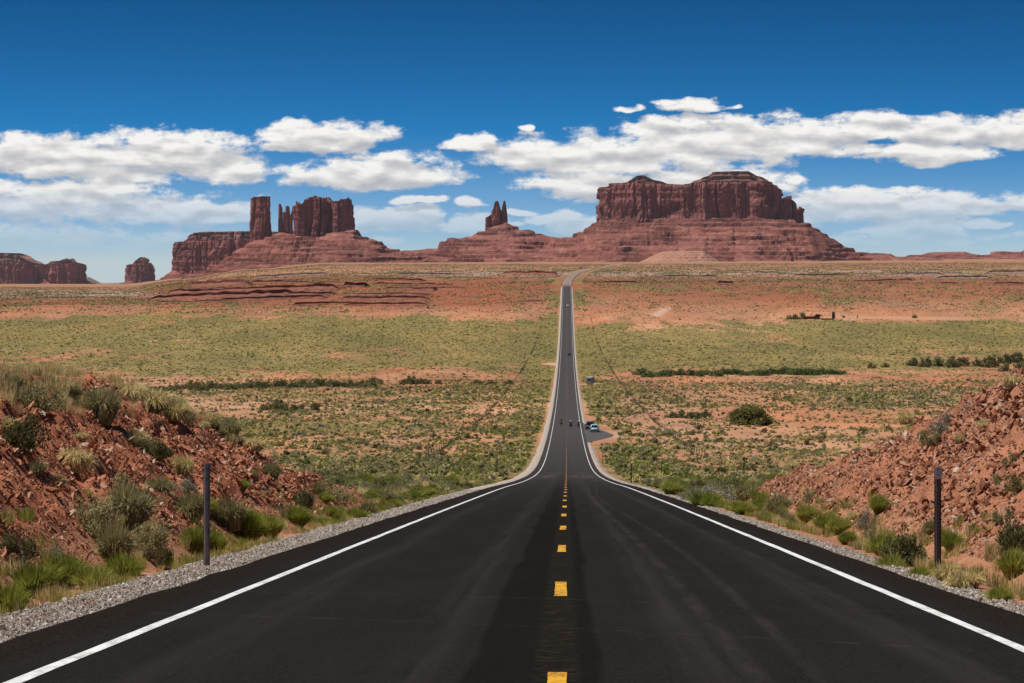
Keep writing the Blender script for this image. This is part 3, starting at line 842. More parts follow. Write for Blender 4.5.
# hand-placed plants of the left bank: (px, py of the foot, width, height, species, label)
for a in [
    (40, 414, 46, 30, 'sage', 'rounded grey-green bush highest on the left bank near its top edge'),
    (98, 424, 44, 40, 'olive', 'tall olive bush on the crest of the left bank with straw behind'),
    (16, 450, 50, 36, 'dark', 'dark bush cut by the left frame edge, high on the bank'),
    (8, 388, 36, 14, 'dark', 'dark bush on the skyline at the far left end of the bank crest'),
    (70, 472, 42, 26, 'straw', 'yellowish tuft of dry grass right below the dark bush at left'),
    (134, 452, 30, 20, 'straw', 'pale straw tuft midway up the left bank, left of a dark green bush'),
    (154, 461, 36, 22, 'dark', 'low dark green bush beside a pale straw tuft on the left bank'),
    (116, 500, 40, 30, 'sage', 'grey-green bush above the big bush clump on the left bank'),
    (122, 528, 56, 46, 'olive', 'tallest bush of the clump in the middle of the left bank'),
    (88, 538, 50, 40, 'sage', 'wide bush forming the left side of the mid-bank clump'),
    (112, 566, 46, 44, 'olive', 'lowest bush of the clump in the middle of the left bank'),
    (142, 560, 46, 40, 'sage', 'bush on the right side of the mid-bank clump, above the shoulder'),
    (160, 568, 30, 24, 'dark', 'small dark bush at the foot of the mid-bank clump'),
    (30, 600, 62, 38, 'green', 'large bright green rabbitbrush beside the gravel at the left corner'),
    (62, 590, 52, 36, 'green', 'round green rabbitbrush right of the largest one at the left corner'),
    (4, 620, 50, 38, 'green', 'green rabbitbrush cut by the left frame edge just above the gravel'),
    (14, 568, 54, 34, 'dark', 'dusky bush behind the rabbitbrush at the left frame edge'),
    (92, 596, 50, 30, 'green', 'yellow-green rabbitbrush on the edge of the left gravel shoulder'),
    (120, 585, 52, 32, 'green', 'bright rabbitbrush where the mid-bank clump meets the gravel'),
    (50, 563, 30, 18, 'grey', 'silvery low bush on bare red ground above the rabbitbrush'),
    (172, 470, 20, 14, 'straw', 'tiny straw tuft on the bare rubble left of the roadside post'),
    (180, 478, 24, 24, 'straw', 'straw tuft on the left bank straight above the roadside post'),
    (182, 494, 26, 18, 'grey', 'grey twiggy bush left of the top of the left roadside post'),
    (190, 520, 40, 28, 'olive', 'olive bush on the bank just left of the left roadside post'),
    (228, 532, 48, 34, 'olive', 'broad olive bush just right of the left roadside post'),
    (246, 544, 44, 34, 'green', 'green bush second to the right of the left roadside post'),
    (192, 556, 40, 30, 'green', 'green bush at the foot of the left post on its left'),
    (214, 556, 28, 26, 'green', 'bright green tuft touching the right foot of the left post'),
    (268, 540, 36, 26, 'green', 'yellow-green bush at the gravel, third right of the left post'),
    (184, 424, 20, 16, 'sage', 'small bush on the bank crest where the straw ends'),
    (62, 396, 26, 15, 'straw', 'dry tuft on the crest between two grey-green bushes'),
    (150, 408, 46, 20, 'straw', 'wide straw patch on the crest right of the tall olive bush'),
    (168, 420, 44, 20, 'straw', 'straw patch lower on the crest, second right of the olive bush'),
    (128, 400, 40, 18, 'straw', 'straw tuft directly behind the tall olive crest bush'),
    (208, 428, 36, 16, 'straw', 'straw tuft on the crest above the dark rock ledge'),
    (228, 440, 36, 18, 'olive', 'olive bush on the descending crest of the left bank'),
    (250, 452, 34, 15, 'straw', 'last straw tuft on the descending crest of the left bank'),
    (222, 428, 22, 16, 'sage', 'small sage on the far side of the left crest'),
    (302, 512, 32, 24, 'dark', 'dark bush at the low nose of the left bank'),
    (330, 500, 34, 22, 'sage', 'grey bush where the left bank runs out'),
    (296, 528, 34, 22, 'green', 'green bush on the gravel edge below the nose of the left bank'),
    (20, 520, 22, 14, 'sage', 'small grey bush on bare red slope at the left edge'),
    (85, 500, 14, 10, 'straw', 'tiny dry tuft on bare red slope left of the clump'),
    (34, 478, 22, 16, 'olive', 'small olive bush on bare slope under the dark left bush'),
]: plant_px(*a)
# right bank
for a in [
    (940, 437, 30, 20, 'grey', 'grey twiggy bush high on the right bank rubble'),
    (930, 446, 24, 18, 'sage', 'green-grey bush just below the grey twiggy one on the right bank'),
    (958, 442, 14, 10, 'straw', 'small dry tuft beside the grey bush high on the right bank'),
    (868, 530, 30, 22, 'grey', 'grey bush in the middle of the right bank foot'),
    (876, 540, 26, 18, 'sage', 'sage bush touching the grey bush at the right bank foot'),
    (886, 540, 20, 16, 'straw', 'dry tuft beside the sage at the right bank foot'),
    (906, 566, 52, 36, 'dark', 'large dark bush left of the right roadside post'),
    (884, 556, 36, 26, 'green', 'green bush left of the large dark bush by the right post'),
    (892, 575, 40, 22, 'green', 'low bright green tuft in front of the large dark bush'),
    (922, 584, 34, 20, 'green', 'bright green tuft at the foot of the right post, left side'),
    (950, 582, 36, 22, 'straw', 'straw and green tuft just right of the right post'),
    (966, 590, 44, 22, 'straw', 'wide dry tuft right of the right roadside post'),
    (1000, 608, 32, 24, 'green', 'lone green rabbitbrush near the gravel at the right frame edge'),
    (1012, 578, 40, 32, 'green', 'green bush at the right frame edge above the lone rabbitbrush'),
    (1016, 556, 40, 40, 'dark', 'dark tall bush cut by the right frame edge'),
    (1002, 522, 22, 16, 'sage', 'small sage on the rubble right of the post'),
    (1018, 490, 30, 24, 'sage', 'sage bush on the rubble at the right frame edge'),
    (972, 536, 18, 14, 'dark', 'tiny dark bush on the rubble right of the post'),
    (828, 534, 40, 24, 'green', 'bright green bush on the verge below the right bank'),
    (848, 545, 26, 16, 'green', 'bright tuft on the pale gravel below the right bank'),
    (808, 522, 30, 18, 'green', 'yellow-green tuft on the verge left of the bright green bush'),
    (780, 514, 34, 20, 'olive', 'olive bush at the left tip of the right bank'),
    (764, 512, 30, 16, 'green', 'green tuft on the verge before the right bank begins'),
    (718, 505, 46, 26, 'grey', 'dark-stemmed grey bush on flat ground left of the right bank'),
    (706, 512, 44, 22, 'green', 'bright yellow-green bush at the road before the right bank'),
    (690, 502, 30, 16, 'grey', 'silvery bush beside the road left of the yellow-green one'),
    (742, 515, 28, 15, 'green', 'small green bush right of the yellow-green roadside bush'),
    (672, 496, 30, 15, 'green', 'low green bush at the roadside below the small right post'),
    (790, 470, 18, 12, 'straw', 'dry tuft on the skyline of the right bank nose'),
    (905, 424, 22, 16, 'straw', 'dry tuft on the upper skyline of the right bank'),
    (1010, 392, 24, 16, 'straw', 'straw tuft on the top skyline at the right edge'),
    (812, 500, 16, 10, 'sage', 'tiny sage on the lower right bank face'),
    (990, 600, 22, 12, 'straw', 'dry tuft left of the lone rabbitbrush'),
    (852, 520, 16, 10, 'straw', 'thin straw tuft on the face of the right bank'),
]: plant_px(*a)

# roadside rows of small plants: alike ones share a label and a group
def verge(side, y0, y1, n, xr, sps, label, group, sz=(0.35, 0.7), seed=1):
    rg = random.Random(seed)
    for _ in range(n):
        y = rg.uniform(y0, y1); x = side * rg.uniform(*xr)
        sp = rg.choice(sps); w = rg.uniform(*sz)
        if any(math.hypot(x - a, (y - b) * 0.6) < 0.3 * (w + c) for a, b, c in PLANTED): continue
        plant(x, y, float(terrain(x, y)), sp, w, w * rg.uniform(0.5, 0.8), label, group)
verge(-1, 44, 100, 40, (5.5, 7.6), ['green', 'green', 'olive'], 'small green shrub among others on the left verge beside the gravel', 'green shrubs along the left verge', seed=2)
verge(1, 36, 100, 34, (5.1, 6.6), ['green', 'green', 'olive'], 'small green shrub among others on the right verge beside the pavement', 'green shrubs along the right verge', (0.3, 0.6), seed=3)
verge(-1, 24, 72, 16, (7.2, 10.0), ['sage', 'straw', 'dark'], 'small dry shrub scattered on the red face of the left bank', 'small shrubs on the left bank face', (0.25, 0.5), seed=4)
verge(1, 36, 75, 14, (7.2, 10.5), ['sage', 'straw', 'grey'], 'small dry shrub scattered on the pink face of the right bank', 'small shrubs on the right bank face', (0.22, 0.45), seed=5)
verge(-1, 40, 74, 60, (9.6, 13.0), ['straw', 'straw', 'straw', 'straw', 'olive'], 'straw-coloured or sage plant on the crest of the left bank', 'plants along the left bank crest', (0.32, 0.62), seed=6)
verge(-1, 100, 190, 34, (6.5, 24), ['sage', 'olive', 'green', 'grey', 'dark'], 'desert shrub on the flat ground left of the road past the bank', 'shrubs left of the road past the bank', (0.8, 1.5), seed=7)
verge(1, 92, 190, 40, (6.5, 26), ['sage', 'olive', 'green', 'grey', 'dark'], 'desert shrub on the flat ground right of the road past the bank', 'shrubs right of the road past the bank', (0.8, 1.5), seed=8)

# fine grass between the shoulder and the banks
def grass_stuff():
    rg = np.random.default_rng(77)
    n = 2600
    y = 17 + 110 * rg.random(n); s = np.where(rg.random(n) < 0.5, -1, 1)
    x = s * (np.where(s < 0, 5.35, 4.95) + rg.random(n) ** 1.4 * 2.0)
    k = fbm(x / 1.5, y / 3, 0, 78, 3) > -0.12
    x, y = x[k], y[k]
    n2 = 2200
    yc = 30 + 45 * rg.random(n2); xc = -(9.6 + 4.5 * rg.random(n2))
    k = (fbm(xc / 1.5, yc / 2.5, 0, 79, 3) > -0.05) & (terrain(xc, yc) - zr(yc) > 1.6)
    x = np.concatenate([x, xc[k]]); y = np.concatenate([y, yc[k]])
    m = len(x); crest = np.arange(m) >= m - k.sum()
    protos = [blades_mesh('grass_tuft', 70, 0.30, 0.42, 0.010, M_RABBIT, 700, 0.9, 0.2, 0.6), blades_mesh('grass_tuft', 70, 0.28, 0.46, 0.010, M_STRAW, 701, 0.8, 0.25, 0.6),
              blades_mesh('grass_tuft', 80, 0.3, 0.38, 0.010, M_SAGE, 702, 1.0, 0.2, 0.6)]
    pick = np.where(crest, rg.choice([1, 1, 1, 2], m), rg.choice([0, 0, 1, 2], m))
    sc = rg.uniform(0.28, 0.62, m) * np.where(crest, 1.5, 1)
    scatter('grass', np.stack([x, y, terrain(x, y)], 1), np.stack([0 * x, 0 * x, rg.uniform(0, 6.28, m)], 1), sc, protos,
            'short green and dry grass along the road verges', 'grass', pick=pick)
grass_stuff()

# scrub of the valley floor -----------------------------------------------------
def scrub():
    lowp = []
    mats = [M_SAGE, M_DARK, M_RABBIT, M_STRAW, M_GREY]
    mid = [leafy_mesh('scrub_bush', 150, 0.5, 0.55, 0.13, mats[k], 800 + k, 9, 4) for k in range(5)] + \
          [leafy_mesh('scrub_bush', 150, 0.55, 0.42, 0.13, mats[k], 820 + k, 9, 4) for k in (0, 0, 1)]
    farp = [leafy_mesh('scrub_lump', 34, 0.5, 0.5, 0.26, mats[k], 840 + k, 6, 1) for k in range(5)] + \
           [leafy_mesh('scrub_lump', 34, 0.55, 0.4, 0.26, mats[k], 860 + k, 6, 1) for k in (0, 0, 1)]
    rg = np.random.default_rng(99)
    def zone(name, y0, y1, dens, smin, smax, protos, probs, label, margin=(0.30, 0.255), pad=10, thr=0.0):
        area = (margin[0] + margin[1]) * (y1 ** 2 - y0 ** 2) / 2 + 2 * pad * (y1 - y0)
        n = int(area * dens)
        y = np.sqrt(y0 ** 2 + (y1 ** 2 - y0 ** 2) * rg.random(n))
        x = (-margin[0] * y - pad) + ((margin[0] + margin[1]) * y + 2 * pad) * rg.random(n)
        z = terrain(x, y)
        v = veg_cover(x, y, z)
        ax = np.abs(x - road_cx(y))
        cl = sstep(-0.40, 0.20, fbm(x / 9, y / 16, 0, 98, 3))
        k = (rg.random(n) < np.clip((v * 1.25 - 0.05) * (0.42 + 0.75 * cl), 0.03, 1)) & (ax > np.where(y > 2200, 16, 6.6)) & ~bare_mask(x, y)
        k &= ~((y < 110) & (z - zr(y) > 0.25))
        x, y, z = x[k], y[k], z[k]; m = len(x)
        s = (smin + (smax - smin) * rg.random(m) ** 2.4) * np.where(rg.random(m) < 0.04, 1.7, 1.0)
        # colour patches: greener, greyer, drier areas
        f = fbm(x / 50, y / 130, 0, 96, 3)
        pick = rg.choice(len(protos), m, p=probs)
        dry = f > 0.22; pick[dry & (rg.random(m) < 0.45)] = 3
        grn = ((f < -0.2) | (ax[k] < 18)) & (y < 1850); pick[grn & (rg.random(m) < 0.25)] = 2
        scl = np.stack([s * rg.uniform(.85, 1.4, m), s * rg.uniform(.85, 1.4, m), s * rg.uniform(.7, 1.15, m)], 1)
        scatter(name, np.stack([x, y, z - 0.03], 1), np.stack([0 * x, 0 * x, rg.uniform(0, 6.28, m)], 1), scl, protos, label, 'scrub', pick=pick)
        print('scrub', name, m)
    P = [.30, .10, .10, .18, .06, .12, .08, .06]
    fine = [SPEC[k][0] for k in ('sage', 'dark', 'green', 'straw', 'grey')] + [SPEC['sage'][1], SPEC['olive'][0], SPEC['olive'][1]]
    zone('scrub', 84, 210, 0.60, 0.4, 1.25, fine, P, 'desert brush on the slope just past the cut banks')
    zone('scrub', 210, 420, 0.62, 0.35, 1.35, mid, P, 'low desert scrub on the slope at the foot of the hill')
    zone('scrub', 420, 1050, 0.36, 0.45, 1.5, mid, P, 'low desert scrub on the near valley floor')
    zone('scrub', 1050, 2300, 0.10, 0.5, 1.4, farp, P, 'low desert scrub on the wide valley floor')
    PF = [.36, .30, .04, .07, .03, .12, .08, .0]
    zone('scrub', 1880, 3700, 0.050, 0.7, 2.0, farp, PF, 'dense scrub mottling the red slope far up the road')
    zone('scrub', 2300, 6500, 0.0200, 0.8, 2.3, farp, PF, 'scattered scrub on the far plain below the buttes')
scrub()

# distinct darker bushes of the valley: rows along a dry wash and lone ones ------
BUSH_BIG = [leafy_mesh('valley_bush', 900, 0.5, 0.62, 0.060, M_DARK, 900 + k, 16, 14) for k in range(3)]
BUSH_GRN = [leafy_mesh('valley_bush', 900, 0.5, 0.62, 0.060, plant_material('tamarisk_green', [(0.1, (0.083, 0.112, 0.036)), (0.5, (0.112, 0.147, 0.045)), (0.9, (0.150, 0.180, 0.060))]), 910 + k, 16, 14) for k in range(3)]
def valley_bush(px, py, wpx, hpx, label, group=None, green=False, name='desert_bush'):
    x, y, z = ray_ground(px, py, 100)
    s = y / F
    o = bpy.data.objects.new(name, random.choice(BUSH_GRN if green else BUSH_BIG))
    o.location = (x, y, z - 0.05); o.scale = (wpx * s, wpx * s * 0.9, hpx * s / 0.62); o.rotation_euler = (0, 0, random.uniform(0, 6.28))
    link(o); tag(o, label, 'bush', group)
BUSH_BIG, _keep = [leafy_mesh('lone_bush', 8000, 0.5, 0.62, 0.042, plant_material('lone_bush_olive', [(0.1, (0.19, 0.185, 0.060)), (0.5, (0.24, 0.225, 0.075)), (0.9, (0.29, 0.265, 0.095))]), 950, 40, 30)], BUSH_BIG
valley_bush(753, 425, 44, 20, 'lone big dark bush on the flat right of the road, largest in the valley')
BUSH_BIG = _keep
for k in range(5): valley_bush(674 + k * 8 + random.uniform(-2, 2), 418 + random.uniform(-1, 1), 14, 7, 'low bright green bush in a short row left of the lone big bush', 'short green row by the lone bush', True)
for k in range(40):
    px = 142 + k * 6.0 + random.uniform(-3, 3)
    hh = random.uniform(5, 9) * (0.8 if px < 190 else 1.0)
    valley_bush(px, 391 + random.uniform(-1.5, 1.5) - 5 * (px - 140) / 240 * 1.0, random.uniform(12, 24), hh, 'dark bush in the long row along the wash left of the road', 'dark row along the wash at left')
for px, w, h in ((414, 18, 9), (404, 12, 6), (426, 14, 6), (438, 10, 5), (478, 12, 5), (492, 12, 5), (508, 12, 5)):
    valley_bush(px, 384.5, w, h, 'dark bush between the long dark row and the road at left', 'dark bushes nearer the road at left')
for px, w, h in ((280, 18, 12), (271, 13, 8), (292, 11, 7), (300, 12, 7), (313, 13, 9), (262, 12, 6)):
    valley_bush(px, 411 + random.uniform(-1, 1), w, h, 'dark bush in the short clump in front of the long row at left', 'short dark clump at left')
for k in range(34):
    px = 642 + k * 6.0 + random.uniform(-3, 3)
    valley_bush(px, 376 - (px - 642) * 0.012 + random.uniform(-1.3, 1.3), random.uniform(13, 24), random.uniform(4, 7), 'green bush in the long low row right of the road', 'green row along the wash at right', True)
for px, py, w, h in ((872, 368, 12, 6), (884, 367, 10, 5), (912, 366, 14, 9), (926, 367, 17, 11), (936, 366, 14, 10), (951, 367, 20, 12), (962, 366, 16, 10), (974, 366, 12, 8), (988, 367, 20, 13), (1002, 363, 18, 10), (1014, 362, 18, 11), (1020, 370, 18, 9), (1004, 371, 14, 8)):
    valley_bush(px, py, w, h, 'dark bush in the tall row behind the right bank', 'tall dark row behind the right bank')

# --------------------------------------------------------------------------
# buttes and mesas
# --------------------------------------------------------------------------
def rock_material(name, base, dark, light, band, scrubby=0.0, sc=1.0):
    m, t, b, out = material(name)
    g = t.n('ShaderNodeNewGeometry').outputs['Position']
    z = t.n('ShaderNodeSeparateXYZ', {0: g}).outputs[2]
    n1 = t.noise(t.scale(g, (0.012 * sc, 0.012 * sc, 0.02 * sc)), 1.0, 7, 0.65)
    st = t.noise(t.scale(g, (0.0015, 0.0015, 0.085)), 1.0, 6, 0.65)          # bedding
    vr = t.noise(t.scale(g, (0.06, 0.06, 0.004)), 1.0, 5, 0.65)              # varnish running down
    c = t.mix(t.mr(n1, 0.3, 0.7), dark, light)
    c = t.mix(0.45, c, base)
    c = t.mix(t.m('MULTIPLY', t.m('MULTIPLY', t.mr(st, 0.46, 0.58), t.mr(n1, 0.36, 0.55)), band), c, [x * 0.45 for x in base])
    vm_ = t.mr(t.noise(t.scale(g, (0.006, 0.006, 0.009)), 1.0, 4, 0.6), 0.40, 0.60)
    c = t.mix(t.m('MULTIPLY', t.m('MULTIPLY', t.mr(vr, 0.42, 0.60), vm_), 0.8 if scrubby == 0 else 0.2), c, [x * 0.45 for x in dark])
    if scrubby:
        sp = t.noise(t.scale(g, (0.14, 0.10, 0.14)), 1.0, 4, 0.7)
        c = t.mix(t.m('MULTIPLY', t.mr(sp, 0.52, 0.64), scrubby), c, (0.10, 0.082, 0.05))
        pl = t.noise(t.scale(g, (0.02, 0.02, 0.05)), 1.0, 5, 0.7)
        c = t.mix(t.m('MULTIPLY', t.mr(pl, 0.50, 0.66), 0.6), c, (0.43, 0.205, 0.15))
        sp2 = t.noise(t.scale(g, (0.045, 0.03, 0.05)), 1.0, 6, 0.75)
        c = t.mix(t.m('MULTIPLY', t.mr(sp2, 0.52, 0.62), scrubby * 0.9), c, (0.12, 0.075, 0.05))
    t.s(b, 'Base Color', c)
    b.inputs['Specular IOR Level'].default_value = 0.03
    hh = t.m('ADD', t.noise(t.scale(g, (0.05, 0.05, 0.012)), 1.0, 6, 0.65), t.m('MULTIPLY', st, 0.5))
    if scrubby: hh = t.m('ADD', t.noise(t.scale(g, (0.05, 0.05, 0.05)), 1.0, 6, 0.7), t.m('MULTIPLY', st, 0.4))
    bump(t, b, hh, 0.8, 8.0)
    return m
M_CLIFF = rock_material('sandstone_cliff', (0.255, 0.092, 0.080), (0.155, 0.054, 0.050), (0.40, 0.175, 0.140), 0.35)
M_TALUS = rock_material('red_talus', (0.30, 0.098, 0.074), (0.19, 0.058, 0.047), (0.43, 0.18, 0.130), 0.95, 0.5)
M_CAP = rock_material('shaly_cap', (0.21, 0.10, 0.08), (0.12, 0.062, 0.048), (0.36, 0.21, 0.165), 0.8, 0.35)

def px2x(px, D): return (np.asarray(px, float) - 567.0) / F * D
def py2z(py, D): return (262.0 - np.asarray(py, float)) / F * D

def ring_block(name, parent, mat, D, x0, x1, depth, base_py, top, nexp=3.2, flute=1.0, batter=0.06, layers=None, seed=0, res=3.0, jag=0.0, skew=0.0, hollow=1.0):
    """a standing block of rock: plan outline swept up to a top line given in photo pixels [(px, py)...]"""
    tx = px2x([p for p, _ in top], D); tz = py2z([q for _, q in top], D)
    X0, X1 = float(px2x(x0, D)), float(px2x(x1, D)); cx, a = (X0 + X1) / 2, (X1 - X0) / 2; b = depth / 2
    th = np.linspace(0, 2 * math.pi, 2400, endpoint=False)
    ex = np.sign(np.cos(th)) * np.abs(np.cos(th)) ** (2 / nexp) * a; ey = np.sign(np.sin(th)) * np.abs(np.sin(th)) ** (2 / nexp) * b
    L = np.concatenate([[0], np.cumsum(np.hypot(np.diff(np.append(ex, ex[0])), np.diff(np.append(ey, ey[0]))))])
    n = max(48, int(L[-1] / res)); s = np.linspace(0, L[-1], n, endpoint=False)
    exx = np.interp(s, L, np.append(ex, ex[0])); eyy = np.interp(s, L, np.append(ey, ey[0]))
    nx = np.gradient(eyy); ny = -np.gradient(exx); q = np.hypot(nx, ny) + 1e-9; nx, ny = nx / q, ny / q
    zb = float(py2z(base_py, D)) - 25
    hmax = tz.max() - zb
    M = max(14, int(hmax / (res * 1.1)))
    size = min(a, b)
    big = min(34.0, size * 0.32); med = min(14.0, size * 0.18); sml = min(4.0, size * 0.07)
    X = cx + exx; Y = D + eyy + skew * exx
    rings = []
    zt0 = np.interp(X, tx, tz)
    top_n = jag * fbm(s / 14.0, s * 0, 0, seed + 31, 3)
    X0_, Y0_ = X, Y
    msk = sstep(-0.35, 0.35, fbm(X / 130, Y / 130, 0, seed + 41, 2))
    for k in range(M + 1):
        t = k / M
        Z = zb + (zt0 + top_n - zb) * t
        wx = 0.16 * min(size, 170) * fbm(X0_ / 110, Y0_ / 110, Z / 85, seed + 43, 2)
        X, Y = X0_ + wx, Y0_ + wx
        o = big * fbm(X / 95, Y / 95, Z / 420, seed + 1, 2) * 1.25
        r1 = 1 - np.abs(noise3(X / 34, Y / 34, Z / 260, seed + 5)); o = o + med * (0.6 - 2.2 * np.clip(r1 - 0.62, 0, 1) / 0.38) * flute * (0.35 + 0.85 * msk)
        r2 = 1 - np.abs(noise3(X / 11, Y / 11, Z / 110, seed + 7)); o = o - sml * 1.6 * np.clip(r2 - 0.7, 0, 1) / 0.3 * flute
        o = o + sml * 0.6 * fbm(X / 9, Y / 9, Z / 12, seed + 9, 2)
        bed = noise3(Z / 9.0, Z * 0, 0, seed + 11); o = o + sml * 0.45 * bed
        o = o - batter * (Z - zb) + size * 0.045 * (1 - t) ** 3
        if layers:
            for frac, rec in layers:
                o = o - rec * size * sstep(frac - 0.012, frac + 0.012, t)
        o = np.clip(o, -0.8 * size, None)
        alc = np.clip(fbm(X0_ / 75, Y0_ / 75, Z / 60, seed + 45, 2) - 0.18, 0, 1) * sstep(0.1, 0.3, t) * (1 - sstep(0.75, 0.92, t))
        o = o - hollow * min(24.0, 0.22 * size) * alc * (1 if size > 40 else 0)
        rings.append(np.stack([X0_ + nx * o, Y0_ + ny * o, Z], 1))
    X, Y = X0_, Y0_
    last = rings[-1]; c = np.array([cx, D])
    for f in (0.93, 0.8, 0.6, 0.4, 0.2, 0.02):
        P = last.copy(); P[:, 0] = c[0] + (last[:, 0] - c[0]) * f; P[:, 1] = c[1] + (last[:, 1] - c[1]) * f
        P[:, 2] = np.interp(P[:, 0], tx, tz) + min(3, 0.05 * size) * fbm(P[:, 0] / 18, P[:, 1] / 18, 0, seed + 21, 2) - 1.5 * (0.93 - f)
        P[:, 2] = np.minimum(P[:, 2], last[:, 2] * 1.0 + (1 - f) * 12)
        rings.append(P)
    V = np.concatenate(rings)
    o = obj_np(name, V, grid_faces(len(rings), n, True), mat, parent, smooth=False)
    return o

def talus(name, parent, mat, D, crest, wdeep, slope=0.5, seed=0, step=16.0, strength=0.5, back=500, dx=4.5, dy=4.5, gully=1.0, front=None, base_extra=-40):
    """apron of debris: crest line in photo px, falling to the plain in front and behind; stepped by harder beds"""
    cp = np.array([p for p, _ in crest], float); cz = py2z([q for _, q in crest], D)
    X0, X1 = float(px2x(cp[0], D)), float(px2x(cp[-1], D)); cxs = px2x(cp, D)
    zmax = cz.max() + 60
    fr = front or (zmax / slope * 1.05 + max(w for _, w in wdeep))
    xs = np.arange(X0, X1 + dx, dx); ys = np.concatenate([np.arange(-fr, 0, dy), np.arange(0, back, 14.0)])
    X, Yr = np.meshgrid(xs, ys)
    S = np.interp(X, cxs, cz); W = np.interp(X, px2x([p for p, _ in wdeep], D), [w for _, w in wdeep])
    wob = fbm(X / 150, Yr / 150, 0, seed, 3)
    kx = np.arange(-40, 41) * dx; ker = np.exp(-(kx / 55.0) ** 2); ker /= ker.sum()
    Ss = np.convolve(np.pad(S[0], 40, mode='edge'), ker, 'valid')
    blend = sstep(0, 90, np.abs(Yr) - W)
    S = S * (1 - blend) + np.minimum(Ss[None, :], S + 40) * blend
    dist = np.maximum(0, np.abs(Yr) - W)
    fan = 1 + 0.25 * wob
    hgt = S - slope * fan * dist
    hgt = hgt + dist ** 2 * 0.00022                                             # concave foot
    gl = (1 - np.abs(noise3(X / 48 + 0.3 * wob, Yr / 260, 0, seed + 3))) ** 3
    hgt = hgt - gully * 9 * gl * sstep(10, 120, dist) * sstep(-30, 60, hgt) + gully * 3.0 * fbm(X / 30, Yr / 30, 0, seed + 5, 3) * sstep(0, 40, dist)
    q = (hgt + 0.55 * step * fbm(X / 170, Yr / 170, 0, seed + 7, 4)) / step; f = q - np.floor(q)
    patch = sstep(-0.22, 0.18, fbm(X / 90, Yr / 400, hgt / 11, seed + 8, 4))
    ste = (sstep(0.68, 0.80, f) - f) * step
    hgt = hgt + ste * min(1.0, strength * 1.6) * patch
    hgt = hgt + 2.2 * fbm(X / 13, Yr / 13, 0, seed + 9, 3)
    Y = D + Yr
    ground = terrain(X, Y, False)
    Z = np.maximum(hgt, ground + base_extra * 0.25)
    V = np.stack([X, Y, Z], -1).reshape(-1, 3)
    return obj_np(name, V, grid_faces(len(ys), len(xs)), mat, parent, smooth=False)

def mesa_root(name, label, cat, D, px):
    o = empty(name, (0, 0, 0)); tag(o, label, cat, None, 'structure'); return o

M_LEDGE = rock_material('ledge_sandstone', (0.27, 0.105, 0.07), (0.19, 0.075, 0.05), (0.37, 0.165, 0.115), 0.4)
M_LEDGEG = rock_material('grey_ledge_sandstone', (0.27, 0.165, 0.12), (0.17, 0.10, 0.075), (0.40, 0.29, 0.23), 0.5, 0.5, 3.0)
def ledge(px0, px1, py0, py1, hpx, seed, mat=None, broken=0.45, wander=1.0):
    """a low undercut band of rock breaking out of the far plain"""
    xa, ya, _ = ray_ground(px0, py0, 1500, 9000); xb, yb, _ = ray_ground(px1, py1, 1500, 9000)
    n = int(max(24, abs(xb - xa) / 2.2)); f = np.linspace(0, 1, n)
    x = xa + (xb - xa) * f
    y = ya + (yb - ya) * f + wander * (26 * fbm(x / 110, x * 0, 0, seed, 3) + 7 * fbm(x / 16, x * 0, 0, seed + 4, 3))
    h = 1.5 * hpx * (ya + yb) / 2 / F
    env = sstep(0, 0.10, f) * (1 - sstep(0.90, 1, f))
    hh = h * env * np.clip(1 - broken * 2.2 * np.clip(fbm(x / 70, x * 0, 0, seed + 7, 3) + 0.15, 0, 1), 0.0, 1.3) * (1 + 0.25 * fbm(x / 9, x * 0, 0, seed + 9, 2)) - 0.25
    zb = terrain(x, y, False)
    over = (0.26 + 0.14 * fbm(x / 40, x * 0, 0, seed + 17, 2)) * np.maximum(hh, 0.1) + 0.6 * fbm(x / 8, x * 0, 0, seed + 11, 2)
    R_ = []
    wd = 5.0 * np.maximum(hh, 0.2)
    gul = 1 + 0.35 * fbm(x / 7, x * 0, 0, seed + 21, 3)
    for fy, dz in ((-1.15, -2.0), (-1.0, 0.0), (-0.62, 0.14), (-0.30, 0.30), (-0.08, 0.44), (0.0, 0.52), ('o', 0.66), ('p', 0.80), ('p', 0.97), ('t', 1.0), ('u', 0.93)):
        dy = {'o': -over * 0.6, 'p': -over, 't': 2.0, 'u': 16.0}.get(fy) if isinstance(fy, str) else wd * fy * gul
        k = zb - 2.0 if dz < 0 else zb + hh * dz
        R_.append(np.stack([x, y + dy, k + (0 if dz < 0 else 0.10 * hh * fbm(x / 5, x * 0 + dz * 9, 0, seed + 13, 2))], 1))
    yb_ = y + 60 + 12 * fbm(x / 60, x * 0, 0, seed + 15, 2)
    R_.append(np.stack([x, yb_, terrain(x, yb_, False) - 0.4], 1))
    V = np.concatenate(R_)
    o = obj_np('rock_ledge', V, grid_faces(len(R_), n), mat or M_LEDGE, smooth=False)
    tag(o, kind='structure')
